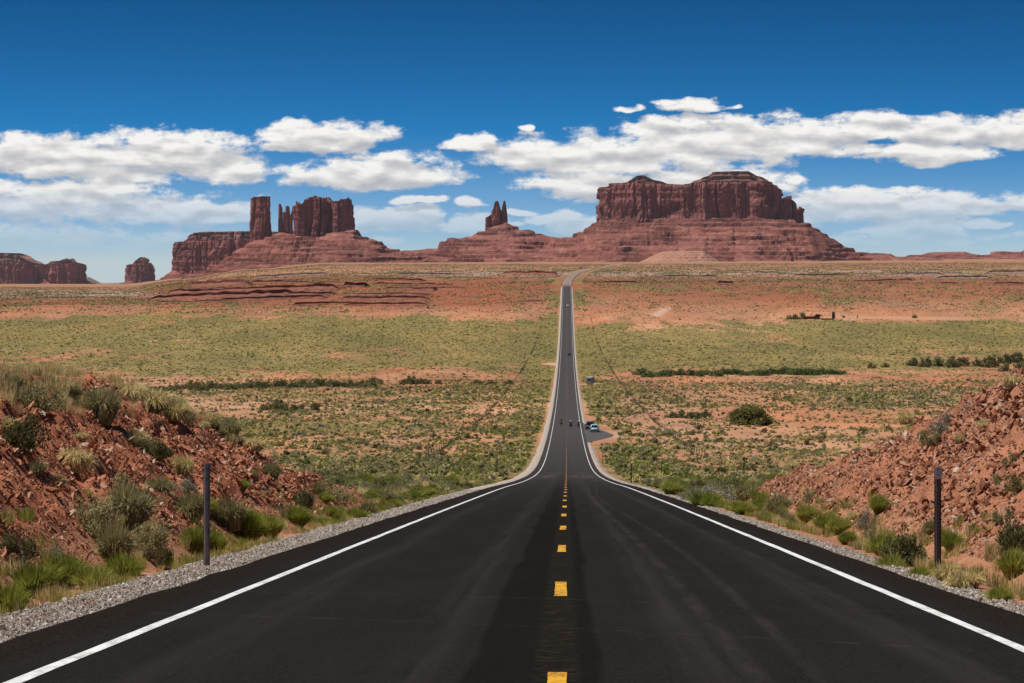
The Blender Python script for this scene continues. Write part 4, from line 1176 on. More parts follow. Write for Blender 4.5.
for k, L in enumerate([
    (186, 250, 286.5, 285.5, 4.4, None, .25), (246, 345, 283.5, 283, 2.2, None, .6), (160, 346, 294.5, 289.5, 4.2, None, .3), (146, 300, 300, 294.5, 4.0, None, .35), (215, 330, 301, 298, 2.6, None, .6),
    (150, 240, 303.5, 301, 2.2, None, .5), (240, 340, 296.5, 294, 2.4, None, .5), (180, 260, 291, 289.5, 2.0, None, .5), (440, 540, 291, 291.5, 1.3, None, .7), (450, 550, 303, 302, 1.2, None, .7), (380, 470, 288.5, 289, 1.8, None, .5),
    (292, 362, 304.5, 304, 2.2, None, .5), (342, 366, 287, 287, 3.2, None, .2), (368, 426, 280.5, 281.5, 2.8, None, .3), (372, 454, 284.5, 284.8, 2.4, None, .4), (338, 436, 294.5, 294.8, 2.6, None, .4),
    (336, 432, 300, 299.5, 2.8, None, .35), (340, 430, 305.5, 305, 2.2, None, .5), (410, 436, 290.5, 291, 2.6, None, .3), (420, 520, 297, 298, 1.4, None, .7), (500, 560, 274, 274.4, 2.4, None, .35),
    (395, 470, 275, 275, 1.6, M_LEDGEG, .6), (250, 330, 277, 275, 1.8, M_LEDGEG, .5),
    (716, 734, 284.4, 284.2, 2.6, None, .1), (640, 720, 277.5, 277, 1.3, M_LEDGEG, .7), (754, 780, 273.6, 273.8, 2.2, M_LEDGEG, .3), (790, 850, 275.5, 275, 1.4, M_LEDGEG, .6),
    (852, 946, 274.4, 275, 2.6, M_LEDGEG, .55), (930, 990, 278.5, 278, 2.0, M_LEDGEG, .6), (982, 1060, 273.6, 274.4, 3.2, M_LEDGEG, .4), (938, 954, 284, 284, 1.8, None, .3), (990, 1022, 284.4, 284, 2.2, None, .3), (850, 915, 281.5, 281, 1.6, None, .7), (590, 640, 283, 282.5, 1.2, None, .7)]):
    ledge(*L[:5], 1000 + 20 * k, L[5], L[6])

# right: the big double-topped mesa
r = mesa_root('mesa', 'broad red sandstone mesa with double cap on a red talus apron right of the road', 'mesa', 9000, 700)
D = 9000
talus('talus', r, M_TALUS, D,
      [(520, 262), (540, 250), (555, 238.4), (566, 237.4), (582, 231), (594, 223.8), (600, 220), (640, 219), (700, 219), (760, 220), (801, 222.5), (815, 230.5), (844, 246.7), (861, 252), (880, 254), (915, 256.5), (960, 262), (990, 270)],
      [(520, 10), (575, 30), (600, 190), (690, 210), (800, 190), (840, 40), (960, 10)], 0.50, 11, 18.0, 0.75)
cl = ring_block('cliff', r, M_CLIFF, D, 598.5, 776, 400, 221,
           [(598, 188), (602, 186.3), (609, 185), (630, 184.4), (668, 186), (680, 186.5), (692, 184.5), (720, 183.8), (752, 183), (764, 184.5), (771, 187), (776, 196)], 3.6, 1.0, 0.03, [(0.965, 0.02)], seed=20)
ring_block('pinnacle_wall', r, M_CLIFF, D + 10, 768, 801.5, 240, 223,
           [(766, 196), (776, 198), (779, 201), (783, 197.4), (788, 197), (791, 202), (795, 209), (797.5, 211), (799.5, 207), (802, 212)], 2.6, 1.2, 0.05, None, seed=24, res=2.6)
ring_block('cap', r, M_CAP, D, 613, 667, 240, 190, [(613, 184.5), (626, 181.6), (635, 177.0), (643, 176.2), (648, 178), (655, 181), (667, 184.5)], 2.5, 0.4, 0.10, [(0.55, 0.10), (0.75, 0.12)], seed=27)
ring_block('cap', r, M_CAP, D, 679, 774, 300, 190, [(679, 185), (690, 180.4), (706, 176.4), (709, 173.6), (735, 172.5), (748, 172.7), (757, 175.2), (768, 180), (774, 185)], 2.6, 0.4, 0.08, [(0.5, 0.06), (0.64, 0.10), (0.85, 0.06)], seed=29)
# pale mound at its foot
talus('mound', r, rock_material('orange_mound', (0.47, 0.235, 0.15), (0.40, 0.18, 0.11), (0.52, 0.29, 0.20), 0.2, 0.4), 8480,
      [(636, 263), (648, 258), (662, 251.5), (690, 250.2), (703, 251), (712, 257), (722, 263)], [(640, 4), (720, 4)], 0.42, 15, 9.0, 0.2, 120, front=130, gully=1.6)

# middle: twin-spired butte
r = mesa_root('butte', 'small butte with slender twin spires standing on a stepped red pedestal', 'butte', 9300, 497)
D = 9300
talus('talus', r, M_TALUS, D,
      [(380, 262), (396, 252), (420, 250.2), (438, 247), (440, 242.8), (447, 239), (472, 236.6), (478, 232.4), (486, 229.5), (507, 223), (516, 227.2), (533, 231), (536, 233), (549, 236.6), (560, 238), (580, 240), (600, 246), (620, 262)],
      [(380, 5), (440, 60), (490, 60), (540, 50), (600, 10)], 0.48, 31, 15.0, 0.85)
for x0, x1, dp, tp, sd in ((485.2, 493.5, 30, [(485, 217.5), (487.4, 217), (490, 215.5), (493.5, 213)], 33),
                           (491.2, 502.3, 40, [(491, 214), (493.5, 208.6), (494.8, 202.5), (496.5, 200.8), (498.2, 201.4), (500.3, 208), (502.4, 213)], 35),
                           (501.3, 507.6, 26, [(501, 213), (502.6, 206), (503.5, 201.4), (505.2, 200.6), (506.2, 206), (507.6, 214)], 37)):
    ring_block('spire', r, M_CLIFF, D, x0, x1, dp, 229, tp, 2.4, 1.3, 0.015, None, seed=sd, res=1.9, jag=2.0)

# left: tower, thin needles and the castle-like block
r = mesa_root('butte', 'left castle-shaped butte group with square tower and thin needles on red talus', 'butte', 8500, 300)
D = 8500
talus('talus', r, M_TALUS, D,
      [(135, 286), (165, 281.5), (192, 273), (216, 264), (232, 254), (250, 243), (260, 240), (275, 235), (284, 232.5), (292, 234.5), (318, 237), (340, 231), (356, 230), (361, 236), (384, 243.2), (386, 248), (400, 250.3), (430, 252), (460, 256), (500, 262)],
      [(135, 5), (216, 20), (250, 70), (300, 100), (345, 80), (400, 60), (440, 30), (500, 10)], 0.46, 41, 15.0, 0.7, front=620, base_extra=-120)
ring_block('tower', r, M_CLIFF, D, 250.2, 272.2, 75, 242, [(250, 198.5), (253.5, 197.2), (262, 196.6), (270, 196.4), (272.5, 198)], 3.4, 1.0, 0.012, [(0.94, 0.03)], seed=43, res=2.2, jag=2)
for x0, x1, dp, tp, sd in ((277.6, 282.6, 20, [(277, 205.5), (279, 203.2), (281, 204.5), (283, 210)], 45), (281.8, 286.2, 20, [(281, 214), (284, 211.5), (286.4, 214)], 46),
                           (285.0, 290.0, 20, [(285, 207), (287, 205.8), (289, 206.5), (290, 212)], 47), (289.4, 293.2, 22, [(289, 216), (291, 213), (292, 210), (293.4, 214)], 48)):
    ring_block('needle', r, M_CLIFF, D, x0, x1, dp, 238, tp, 2.4, 1.2, 0.012, None, seed=sd, res=1.8, jag=2)
ring_block('cliff', r, M_CLIFF, D, 291.5, 312, 110, 240, [(291, 208.5), (294, 206.4), (296.6, 203.2), (299, 203), (301, 205), (305, 203.2), (307.5, 200), (309, 201.5), (312, 199)], 2.8, 1.3, 0.02, None, seed=49, res=2.3, jag=12)
ring_block('cliff', r, M_CLIFF, D + 10, 308, 334, 140, 238, [(308, 200), (312, 197), (313.6, 194.8), (315.6, 195.8), (317.8, 198.5), (321, 197.6), (329, 198), (331.6, 201.6), (334, 201.8)], 2.8, 1.3, 0.02, None, seed=51, res=2.3, jag=10)
ring_block('cliff', r, M_CLIFF, D, 330, 356, 130, 234, [(330, 202), (336, 202), (342, 200.6), (347, 200), (350.8, 198), (353, 200.5), (354.6, 206), (356, 212)], 2.8, 1.3, 0.02, None, seed=53, res=2.3, jag=9)

# behind it: long flat mesa
r = mesa_root('mesa', 'long flat-topped purple mesa behind the square tower at left', 'mesa', 10500, 215)
D = 10500
talus('talus', r, M_TALUS, D, [(130, 288), (160, 280), (176, 271), (190, 269), (250, 262), (300, 262), (320, 268)], [(130, 5), (180, 160), (300, 160)], 0.5, 61, front=520, base_extra=-160)
ring_block('cliff', r, M_CLIFF, D, 178.6, 290, 420, 272, [(177, 244), (179, 242.8), (190, 240.6), (250, 239.6), (290, 239.6)], 4.0, 1.1, 0.02, [(0.96, 0.02)], seed=63, res=3.6, hollow=0.2)
ring_block('cap', r, M_CAP, D, 184, 286, 360, 244, [(184, 240), (187, 236), (190.5, 233.4), (203, 232.4), (249, 231.6), (284, 232)], 4.0, 0.4, 0.06, [(0.5, 0.03), (0.8, 0.04)], seed=65, res=3.6)

# far left mesas
r = mesa_root('mesa', 'distant low mesa running off the left edge of the picture', 'mesa', 14000, 30)
D = 14000
talus('talus', r, M_TALUS, D, [(-160, 280), (-40, 279.5), (30, 280), (83, 281), (95, 285), (112, 290)], [(-160, 220), (83, 160), (112, 10)], 0.42, 71, dx=8, dy=8, front=480, base_extra=-160)
ring_block('cliff', r, M_CLIFF, D, -160, 46, 520, 283, [(-160, 262), (0, 261.5), (15, 261.5), (30, 262.8), (38, 264.5), (46, 265.5)], 4.2, 1.1, 0.02, None, seed=73, res=5, hollow=0.3)
ring_block('cliff', r, M_CLIFF, D - 60, 40, 82.5, 300, 283, [(40, 266), (44, 264.6), (51, 263.8), (62, 263.4), (75, 263.6), (80, 264.2), (82.6, 266)], 3.4, 1.1, 0.02, None, seed=75, res=4, hollow=0.2)
ring_block('cap', r, M_CAP, D, -150, 42, 420, 264, [(-150, 252), (0, 252.8), (16, 253.2), (24, 256), (33, 261), (40, 264)], 3.2, 0.4, 0.1, [(0.6, .05)], seed=77, res=5)
ring_block('cap', r, M_CAP, D - 60, 44, 81, 220, 266, [(44, 264.5), (52, 261.4), (61.5, 260.8), (66, 259), (69, 258.2), (72, 260), (76, 262.2), (81, 264.5)], 2.6, 0.4, 0.1, None, seed=79, res=4)
r = mesa_root('butte', 'distant lone block-shaped butte between the left mesas', 'butte', 14000, 140)
talus('talus', r, M_TALUS, D, [(108, 288), (120, 283.4), (127, 281), (150, 280.6), (156, 282.6), (168, 288)], [(108, 5), (128, 70), (150, 70), (168, 5)], 0.5, 81, dx=7, dy=8, front=260, base_extra=-160)
ring_block('cliff', r, M_CLIFF, D, 126.3, 150.5, 160, 283, [(126, 269), (127.6, 265.5), (130, 264.4), (136, 263.6), (147.6, 262.8), (148.8, 265), (150.5, 272)], 3.0, 1.1, 0.03, None, seed=83, res=4, hollow=0.2)
ring_block('cap', r, M_CAP, D, 130, 148.6, 110, 268, [(130, 265), (134.5, 261.4), (139, 258), (141.5, 257), (144.5, 258.4), (147.4, 259.2), (148.6, 264)], 2.6, 0.4, 0.06, None, seed=85, res=4)

# low red ridges on the right horizon and blue mountains far left
r = mesa_root('ridge', 'low red ridge on the horizon at the right edge', 'ridge', 11500, 970)
talus('talus', r, M_TALUS, 11500, [(770, 260), (850, 255.6), (880, 255.2), (905, 256), (920, 254.6), (930, 252.4), (960, 252), (975, 254.5), (985, 254.6), (994, 251.2), (1024, 250), (1070, 250), (1120, 262)], [(770, 10), (930, 60), (1100, 80)], 0.4, 91, 16, 0.85, dx=7, dy=7, front=330)
def mountain():
    m, t, b, out = material('far_mountain')
    g = t.n('ShaderNodeNewGeometry').outputs['Position']
    t.s(b, 'Base Color', t.mix(t.mr(t.noise(t.scale(g, (0.002, 0.002, 0.002)), 1, 5, .6), .35, .65), (0.17, 0.15, 0.15), (0.24, 0.20, 0.19)))
    D = 17000
    px = np.linspace(-300, 340, 240)
    top = np.interp(px, [-300, 60, 84, 88, 92, 97, 104, 118, 126, 160, 200, 340], [284, 283, 276, 277, 279.5, 283, 283.3, 282.8, 283.4, 284, 285, 287]) + 0.35 * fbm(px / 6, px * 0, 0, 5, 3)
    X = px2x(px, D); Zt = py2z(top, D)
    rows = [(-900, -260), (-450, None), (0, 'top'), (600, None), (1200, -260)]
    V = []
    for dy, zz in rows:
        z = Zt if zz == 'top' else (np.full_like(X, -260.0) if zz is not None else -260 + (Zt + 260) * 0.62 + 15 * fbm(X / 200, X * 0 + dy, 0, 8, 3))
        V.append(np.stack([X, D + dy + 120 * fbm(X / 500, X * 0 + dy, 0, 9, 2), z], 1))
    o = obj_np('mountains', np.concatenate(V), grid_faces(5, len(px)), m, smooth=False)
    tag(o, kind='structure')
mountain()

# --------------------------------------------------------------------------
# roadside posts
# --------------------------------------------------------------------------
M_STEEL = simple_mat('weathered_steel', (0.16, 0.16, 0.165), 0.6, 0.35, 0.4, 0.35, 14)
M_STEELD = simple_mat('dark_steel', (0.05, 0.046, 0.043), 0.65, 0.25, 0.4, 0.4, 14)
M_PLATE = simple_mat('grey_reflector_plate', (0.32, 0.36, 0.42), 0.45, 0.1, 0.5, 0.2, 20)
M_HOLE = simple_mat('hole_rim', (0.20, 0.19, 0.18), 0.5, 0.6, 0.5, 0.2, 20)
def delineator(px, py, hpx, label, plate, mat, lean=0.0):
    x, y, z = ray_ground(px, py)
    h = hpx * y / F
    r = empty('delineator_post', (x, y, z)); tag(r, label, 'post')
    r.rotation_euler = (0, R(lean), R(4))
    bm = bmesh.new()
    w, dpt, th = 0.034, 0.03, 0.006
    prof = [(-w - 0.012, 0), (-w, 0), (-w * 0.55, dpt), (w * 0.55, dpt), (w, 0), (w + 0.012, 0), (w + 0.012, -th), (w - th * 0.4, -th), (w * 0.5, dpt - th), (-w * 0.5, dpt - th), (-w + th * 0.4, -th), (-w - 0.012, -th)]
    secs = [[(a, -b, zz) for a, b in prof] for zz in (-0.3, h * 0.5, h)]
    loft(bm, secs)
    obj_bm('channel', bm, mat, r)
    bm = bmesh.new()
    k = 0
    while 0.06 + k * 0.05 < h - 0.12:
        bmesh.ops.create_circle(bm, cap_ends=True, radius=0.0075, segments=8, matrix=Matrix.Translation((0, -dpt - 0.0025, 0.06 + k * 0.05)) @ Matrix.Rotation(R(90), 4, 'X'))
        k += 1
    obj_bm('hole_row', bm, M_HOLE, r)
    if plate:
        bm = bmesh.new(); bx(bm, (0, -dpt - 0.007, h - 0.055), (0.092, 0.006, 0.16), bevel=0.002)
        p = obj_bm('plate', bm, M_PLATE, r)
        for dz in (-0.03, 0.045):
            bm = bmesh.new(); cyl(bm, (0, -dpt - 0.010, h - 0.055 + dz), (0, -dpt - 0.016, h - 0.055 + dz), 0.010, seg=10)
            obj_bm('bolt', bm, M_STEELD, p)
    return r
delineator(204.5, 568, 103, 'grey steel channel post standing at the edge of the left gravel shoulder', False, M_STEEL, 0.3)
delineator(938, 574, 106, 'dark steel post with a grey plate on top below the right bank', True, M_STEELD, -0.4)
delineator(631.5, 486, 22, 'small distant post right of the road past the right bank', False, M_STEELD)
delineator(497, 479, 20, 'small distant post left of the road at the foot of the hill', False, M_STEELD)
delineator(603, 465.5, 14, 'farthest thin post right of the road below the pull-out', False, M_STEELD)

# fences -----------------------------------------------------------------------
M_POSTW = simple_mat('fence_post_wood', (0.085, 0.07, 0.06), 0.9, 0, 0.1, 0.3, 5)
M_WIRE = simple_mat('fence_wire', (0.07, 0.06, 0.055), 0.6, 0.6, 0.3, 0.2, 5)
def wire_fence(side, label):
    r = empty('wire_fence', (side * 21, 400, float(terrain(side * 21, 400)))); tag(r, label, 'fence')
    ox, oy, oz = r.location
    def pos(y):
        x = side * (21 + 3.0 * math.sin(y / 400.0)); return x, y, float(terrain(x, y))
    bm = bmesh.new(); cyl(bm, (0, 0, -0.3), (0, 0, 1.25), 0.07, 0.055, 6)
    first = obj_bm('post', bm, M_POSTW, r)
    ys = [400 + k * 9.0 for k in range(100)]
    for i, y in enumerate(ys):
        o = first if i == 0 else first.copy()
        if i: link(o, r)
        x, yy, z = pos(y); o.location = (x - ox, yy - oy, z - oz); o.scale = (1, 1, random.uniform(0.9, 1.1))
    bm = bmesh.new()
    pts = [pos(y) for y in ys]
    for h in (0.35, 0.7, 1.05):
        for a, b in zip(pts[:-1], pts[1:]):
            cyl(bm, (a[0] - ox, a[1] - oy, a[2] - oz + h), (b[0] - ox, b[1] - oy, b[2] - oz + h), 0.012, seg=3)
    obj_bm('wire', bm, M_WIRE, r)
    # dry weeds blown against the wires
    rg = np.random.default_rng(40 + side)
    V, T = [], []
    y = rg.uniform(400, 1850, 2100); x = side * (21 + 3.0 * np.sin(y / 400.0)) + rg.normal(0, 0.2, 2100)
    pr = leafy_mesh('weed', 26, 0.5, 0.6, 0.26, M_DARK, 930 + side, 6, 2)
    co = np.empty(len(pr.vertices) * 3, np.float32); pr.vertices.foreach_get('co', co); co = co.reshape(-1, 3)
    fc = np.array([p.vertices[:] for p in pr.polygons])
    z = terrain(x, y); sc = rg.uniform(0.15, 0.55, 2100) * (fbm(y / 40, y * 0, 0, 3, 2) > -0.05)
    Vs = (co[None] * sc[:, None, None] + np.stack([x - ox, y - oy, z - oz], 1)[:, None]).reshape(-1, 3)
    Fs = (fc[None] + (np.arange(2100) * len(co))[:, None, None]).reshape(-1, 4)
    w = obj_np('weeds', Vs, Fs, M_DARK, r, attrs={'tone': ('FLOAT', rg.random(len(Vs)))}); w['kind'] = 'stuff'
wire_fence(-1, 'long wire fence with dry weeds running along the left side of the road')
wire_fence(1, 'long wire fence with dry weeds running along the right side of the road')

# --------------------------------------------------------------------------
# vehicles
# --------------------------------------------------------------------------
M_GLASS = simple_mat('dark_glass', (0.012, 0.014, 0.016), 0.08, 0, 0.5, 0.1, 2)
M_TYRE = simple_mat('tyre_rubber', (0.02, 0.02, 0.02), 0.85, 0, 0.2, 0.2, 8)
M_RIM = simple_mat('alloy_rim', (0.45, 0.45, 0.46), 0.35, 0.8, 0.5, 0.1, 8)
M_LAMP = simple_mat('red_tail_lamp', (0.35, 0.02, 0.015), 0.25, 0, 0.5, 0.1, 8)
M_HEAD = simple_mat('clear_head_lamp', (0.75, 0.75, 0.72), 0.2, 0, 0.5, 0.05, 8)
M_BLACKP = simple_mat('black_plastic', (0.02, 0.02, 0.022), 0.6, 0, 0.3, 0.2, 8)
def car(x, y, z, rz, col, label, kind='suv', name='parked_car', scale=1.0):
    paint = simple_mat(name + '_paint', col, 0.3, 0.1, 0.5, 0.05, 2, 0.6)
    r = empty(name, (x, y, z), rz); tag(r, label, 'car'); r.scale = (scale,) * 3
    W, L = 0.92, 2.3
    H = {'suv': 1.72, 'sedan': 1.45}[kind]
    belt = 0.98 if kind == 'suv' else 0.9
    def sec(yy, zb, zt, w):
        return [(-w, yy, zb + 0.1), (-w * 0.94, yy, zb), (w * 0.94, yy, zb), (w, yy, zb + 0.1), (w * 1.01, yy, (zb + zt) / 2), (w * 0.95, yy, zt - 0.06), (w * 0.86, yy, zt), (-w * 0.86, yy, zt), (-w * 0.95, yy, zt - 0.06), (-w * 1.01, yy, (zb + zt) / 2)]
    bm = bmesh.new()
    hood = 0.92 if kind == 'suv' else 0.8
    loft(bm, [sec(-L, .42, .86, W * .88), sec(-L + .08, .34, belt - .02, W * .96), sec(-L + .5, .28, belt, W), sec(0.9, .28, belt, W), sec(1.1, .28, hood + .04, W), sec(L - .25, .32, hood - .08, W * .95), sec(L, .42, hood - .24, W * .84)])
    obj_bm('body', bm, paint, r, True)
    bm = bmesh.new()
    def cs(yy, zt, w): return [(-w, yy, belt - .03), (w, yy, belt - .03), (w * .9, yy, zt - .05), (w * .8, yy, zt), (-w * .8, yy, zt), (-w * .9, yy, zt - .05)]
    rear = -L + 0.1 if kind == 'suv' else -L + 0.65
    loft(bm, [cs(rear, belt + .03, W * .94), cs(rear + 0.32, H - .06, W * .90), cs(rear + 0.6, H, W * .90), cs(0.1, H, W * .9), cs(0.95, belt + .02, W * .94)])
    obj_bm('cabin', bm, paint, r, True)
    # glazing stands just proud of the cabin
    def pane(nm, pts, mat=M_GLASS):
        b = bmesh.new(); vs = [b.verts.new(p) for p in pts]; f = b.faces.new(vs)
        e = bmesh.ops.extrude_face_region(b, geom=[f]); n = f.normal.copy() if f.normal.length else Vector((0, -1, 0))
        bmesh.ops.translate(b, vec=Vector((0, 0, 0.008)), verts=[v for v in e['geom'] if isinstance(v, bmesh.types.BMVert)])
        return obj_bm(nm, b, mat, r)
    dz = (H - .06) - (belt + .03)
    def rr(t): return rear + 0.32 * t - 0.02, belt + .03 + dz * t
    (ya, za), (yb, zb) = rr(0.2), rr(0.92)
    pane('rear_window', [(-W * .74, ya, za), (W * .74, ya, za), (W * .68, yb, zb), (-W * .68, yb, zb)])
    def ff(t): return 0.95 - 0.85 * t + 0.025, belt + .02 + (H - belt - .02) * t
    (ya, za), (yb, zb) = ff(0.1), ff(0.9)
    pane('windscreen', [(-W * .78, ya, za), (W * .78, ya, za), (W * .72, yb, zb), (-W * .72, yb, zb)])
    for s in (-1, 1):
        xx0, xx1 = s * (W * .938), s * (W * .912)
        for y0_, y1_ in ((rear + .45, -0.55), (-0.45, 0.35)):
            pane('side_window', [(xx0, y0_, belt + .05), (xx0, y1_ + .12, belt + .05), (xx1, y1_, H - .14), (xx1, y0_ + .05, H - .14)])
        b = bmesh.new(); bx(b, (s * (W * .80), -L + .03, belt - .12), (0.2, 0.08, 0.26 if kind == 'suv' else .16), bevel=.02); obj_bm('tail_lamp', b, M_LAMP, r)
        b = bmesh.new(); bx(b, (s * (W * .68), L - .10, hood - .26), (0.32, 0.14, 0.14), bevel=.03); obj_bm('headlight', b, M_HEAD, r)
        b = bmesh.new(); bx(b, (s * (W + .1), 0.62, belt + .06), (0.2, 0.1, 0.13), bevel=.02); obj_bm('mirror', b, paint, r)
        for yw in (-1.38, 1.42):
            b = bmesh.new(); torus(b, (s * (W - .1), yw, 0.34), 0.245, 0.10, seg=22, ts=8); w = obj_bm('wheel', b, M_TYRE, r, True)
            b = bmesh.new(); cyl(b, (s * (W - .16), yw, .34), (s * (W - .04), yw, .34), 0.19, seg=16); obj_bm('rim', b, M_RIM, w)
    b = bmesh.new(); bx(b, (0, -L + .0, .46), (W * 1.75, .22, .26), bevel=.05); obj_bm('bumper', b, M_BLACKP, r)
    b = bmesh.new(); bx(b, (0, L - .03, .46), (W * 1.65, .2, .24), bevel=.05); obj_bm('bumper', b, M_BLACKP, r)
    b = bmesh.new(); bx(b, (0, -L - .012, .74), (.34, .02, .16), bevel=.004); obj_bm('number_plate', b, M_HEAD, r)
    if kind == 'suv':
        for s in (-1, 1):
            b = bmesh.new(); cyl(b, (s * W * .68, -1.7, H + .05), (s * W * .68, -0.1, H + .05), .022, seg=8)
            for yy in (-1.6, -.2): cyl(b, (s * W * .68, yy, H - .03), (s * W * .68, yy, H + .05), .02, seg=6)
            obj_bm('roof_rail', b, M_BLACKP, r)
    return r
def on_road(x, y): return (x, y, float(zr(y)) + 0.0)
car(*on_road(6.75, 572), R(-4), (0.42, 0.58, 0.62), 'pale blue sport utility car parked on the paved pull-out', 'suv', scale=1.1)
car(*on_road(5.9, 590), R(-6), (0.015, 0.015, 0.017), 'black car parked ahead of the pale blue car on the pull-out', 'suv', scale=1.18)
car(*on_road(1.3, 1335), 0, (0.02, 0.02, 0.024), 'tiny dark car far down the right lane of the road', 'sedan', 'driving_car', 1.0)
car(*on_road(0.6, 1960), R(180), (0.8, 0.8, 0.8), 'tiny white car farthest away on the road near its top', 'sedan', 'driving_car', 1.0)

def camper(x, y, z, rz):
    r = empty('camper_trailer', (x, y, z), rz); tag(r, 'grey box-shaped camper trailer parked on dirt right of the road', 'trailer')
    mb = simple_mat('camper_grey', (0.24, 0.225, 0.22), 0.55, 0.1, 0.4, 0.15, 1.5); mr_ = simple_mat('camper_roof', (0.55, 0.52, 0.47), 0.6, 0, 0.3, 0.1, 1.5)
    b = bmesh.new(); bx(b, (0, 0, 1.95), (2.5, 5.2, 2.6), bevel=.12); obj_bm('body', b, mb, r)
    b = bmesh.new(); bx(b, (0, 0, 3.30), (2.4, 5.1, 0.12), bevel=.04); obj_bm('roof', b, mr_, r)
    b = bmesh.new(); bx(b, (0.3, -2.62, 2.25), (1.2, 0.04, 0.7), bevel=.01); obj_bm('window', b, M_GLASS, r)
    b = bmesh.new(); bx(b, (-1.27, 0.8, 1.75), (0.04, 0.8, 1.9), bevel=.01); d = obj_bm('door', b, mr_, r)
    b = bmesh.new(); bx(b, (-1.30, 0.5, 1.7), (0.04, 0.06, 0.16)); obj_bm('handle', b, M_STEELD, d)
    b = bmesh.new(); bx(b, (-1.27, -1.3, 2.2), (0.04, 1.1, 0.7), bevel=.01); obj_bm('window', b, M_GLASS, r)
    for s in (-1, 1):
        b = bmesh.new(); torus(b, (s * 1.12, -0.3, 0.38), .27, .11); obj_bm('wheel', b, M_TYRE, r, True)
        b = bmesh.new(); bx(b, (s * 1.0, -2.63, 1.0), (.2, .05, .12), bevel=.01); obj_bm('tail_lamp', b, M_LAMP, r)
    b = bmesh.new(); bx(b, (0, 3.2, .5), (.12, 1.4, .12)); cyl(b, (0, 3.8, 0), (0, 3.8, .5), .05, seg=8); obj_bm('tow_bar', b, M_STEELD, r)
_y = 1003.0; _x = float(px2x(590.5, _y))
camper(_x, _y, float(terrain(_x, _y)), R(-16))

# motorcycles with riders ---------------------------------------------------------
def motorcycle(x, y, rz, col, label):
    paint = simple_mat('motorcycle_paint', col, 0.3, 0.2, 0.5, 0.05, 3, 0.5)
    r = empty('motorcycle', on_road(x, y), rz); tag(r, label, 'motorcycle')
    for yy in (-0.75, 0.78):
        b = bmesh.new(); torus(b, (0, yy, .32), .25, .07 if yy > 0 else .09, seg=22, ts=8); w = obj_bm('wheel', b, M_TYRE, r, True)
        b = bmesh.new(); cyl(b, (-.05, yy, .32), (.05, yy, .32), .18, seg=16); obj_bm('rim', b, M_RIM, w)
    b = bmesh.new()
    def s(yy, z0, z1, w): return [(-w, yy, z0), (w, yy, z0), (w, yy, (z0 + z1) / 2), (w * .6, yy, z1), (-w * .6, yy, z1), (-w, yy, (z0 + z1) / 2)]
    loft(b, [s(-.45, .45, .66, .1), s(-.1, .30, .74, .17), s(.25, .32, .92, .17), s(.5, .55, .86, .10)]); obj_bm('body', b, paint, r, True)
    b = bmesh.new(); loft(b, [s(-.85, .70, .86, .07), s(-.55, .66, .80, .14), s(-.1, .66, .76, .14), s(.05, .7, .80, .1)]); obj_bm('seat', b, M_BLACKP, r, True)
    b = bmesh.new(); cyl(b, (0, .78, .32), (0, .45, .98), .035, seg=8); obj_bm('fork', b, M_STEELD, r)
    b = bmesh.new(); cyl(b, (-.36, .34, 1.04), (.36, .34, 1.04), .018, seg=8); cyl(b, (0, .45, .96), (0, .34, 1.04), .02, seg=8); obj_bm('handlebar', b, M_STEELD, r)
    b = bmesh.new(); cyl(b, (.15, -.75, .36), (.15, .1, .34), .05, seg=10); obj_bm('exhaust', b, M_RIM, r)
    b = bmesh.new(); bx(b, (0, -.92, .72), (.14, .06, .07), bevel=.01); obj_bm('tail_lamp', b, M_LAMP, r)
    b = bmesh.new(); bmesh.ops.create_uvsphere(b, u_segments=12, v_segments=8, radius=.10, matrix=Matrix.Translation((0, .56, .92))); obj_bm('headlight', b, M_HEAD, r, True)
    for sx in (-1, 1):
        b = bmesh.new(); bx(b, (sx * .30, -.62, .58), (.2, .44, .32), bevel=.03); obj_bm('pannier', b, M_BLACKP, r)
        b = bmesh.new(); bx(b, (sx * .34, .36, 1.18), (.12, .03, .08), bevel=.01); cyl(b, (sx * .28, .34, 1.04), (sx * .32, .36, 1.15), .01, seg=6); obj_bm('mirror', b, M_BLACKP, r)
    return r

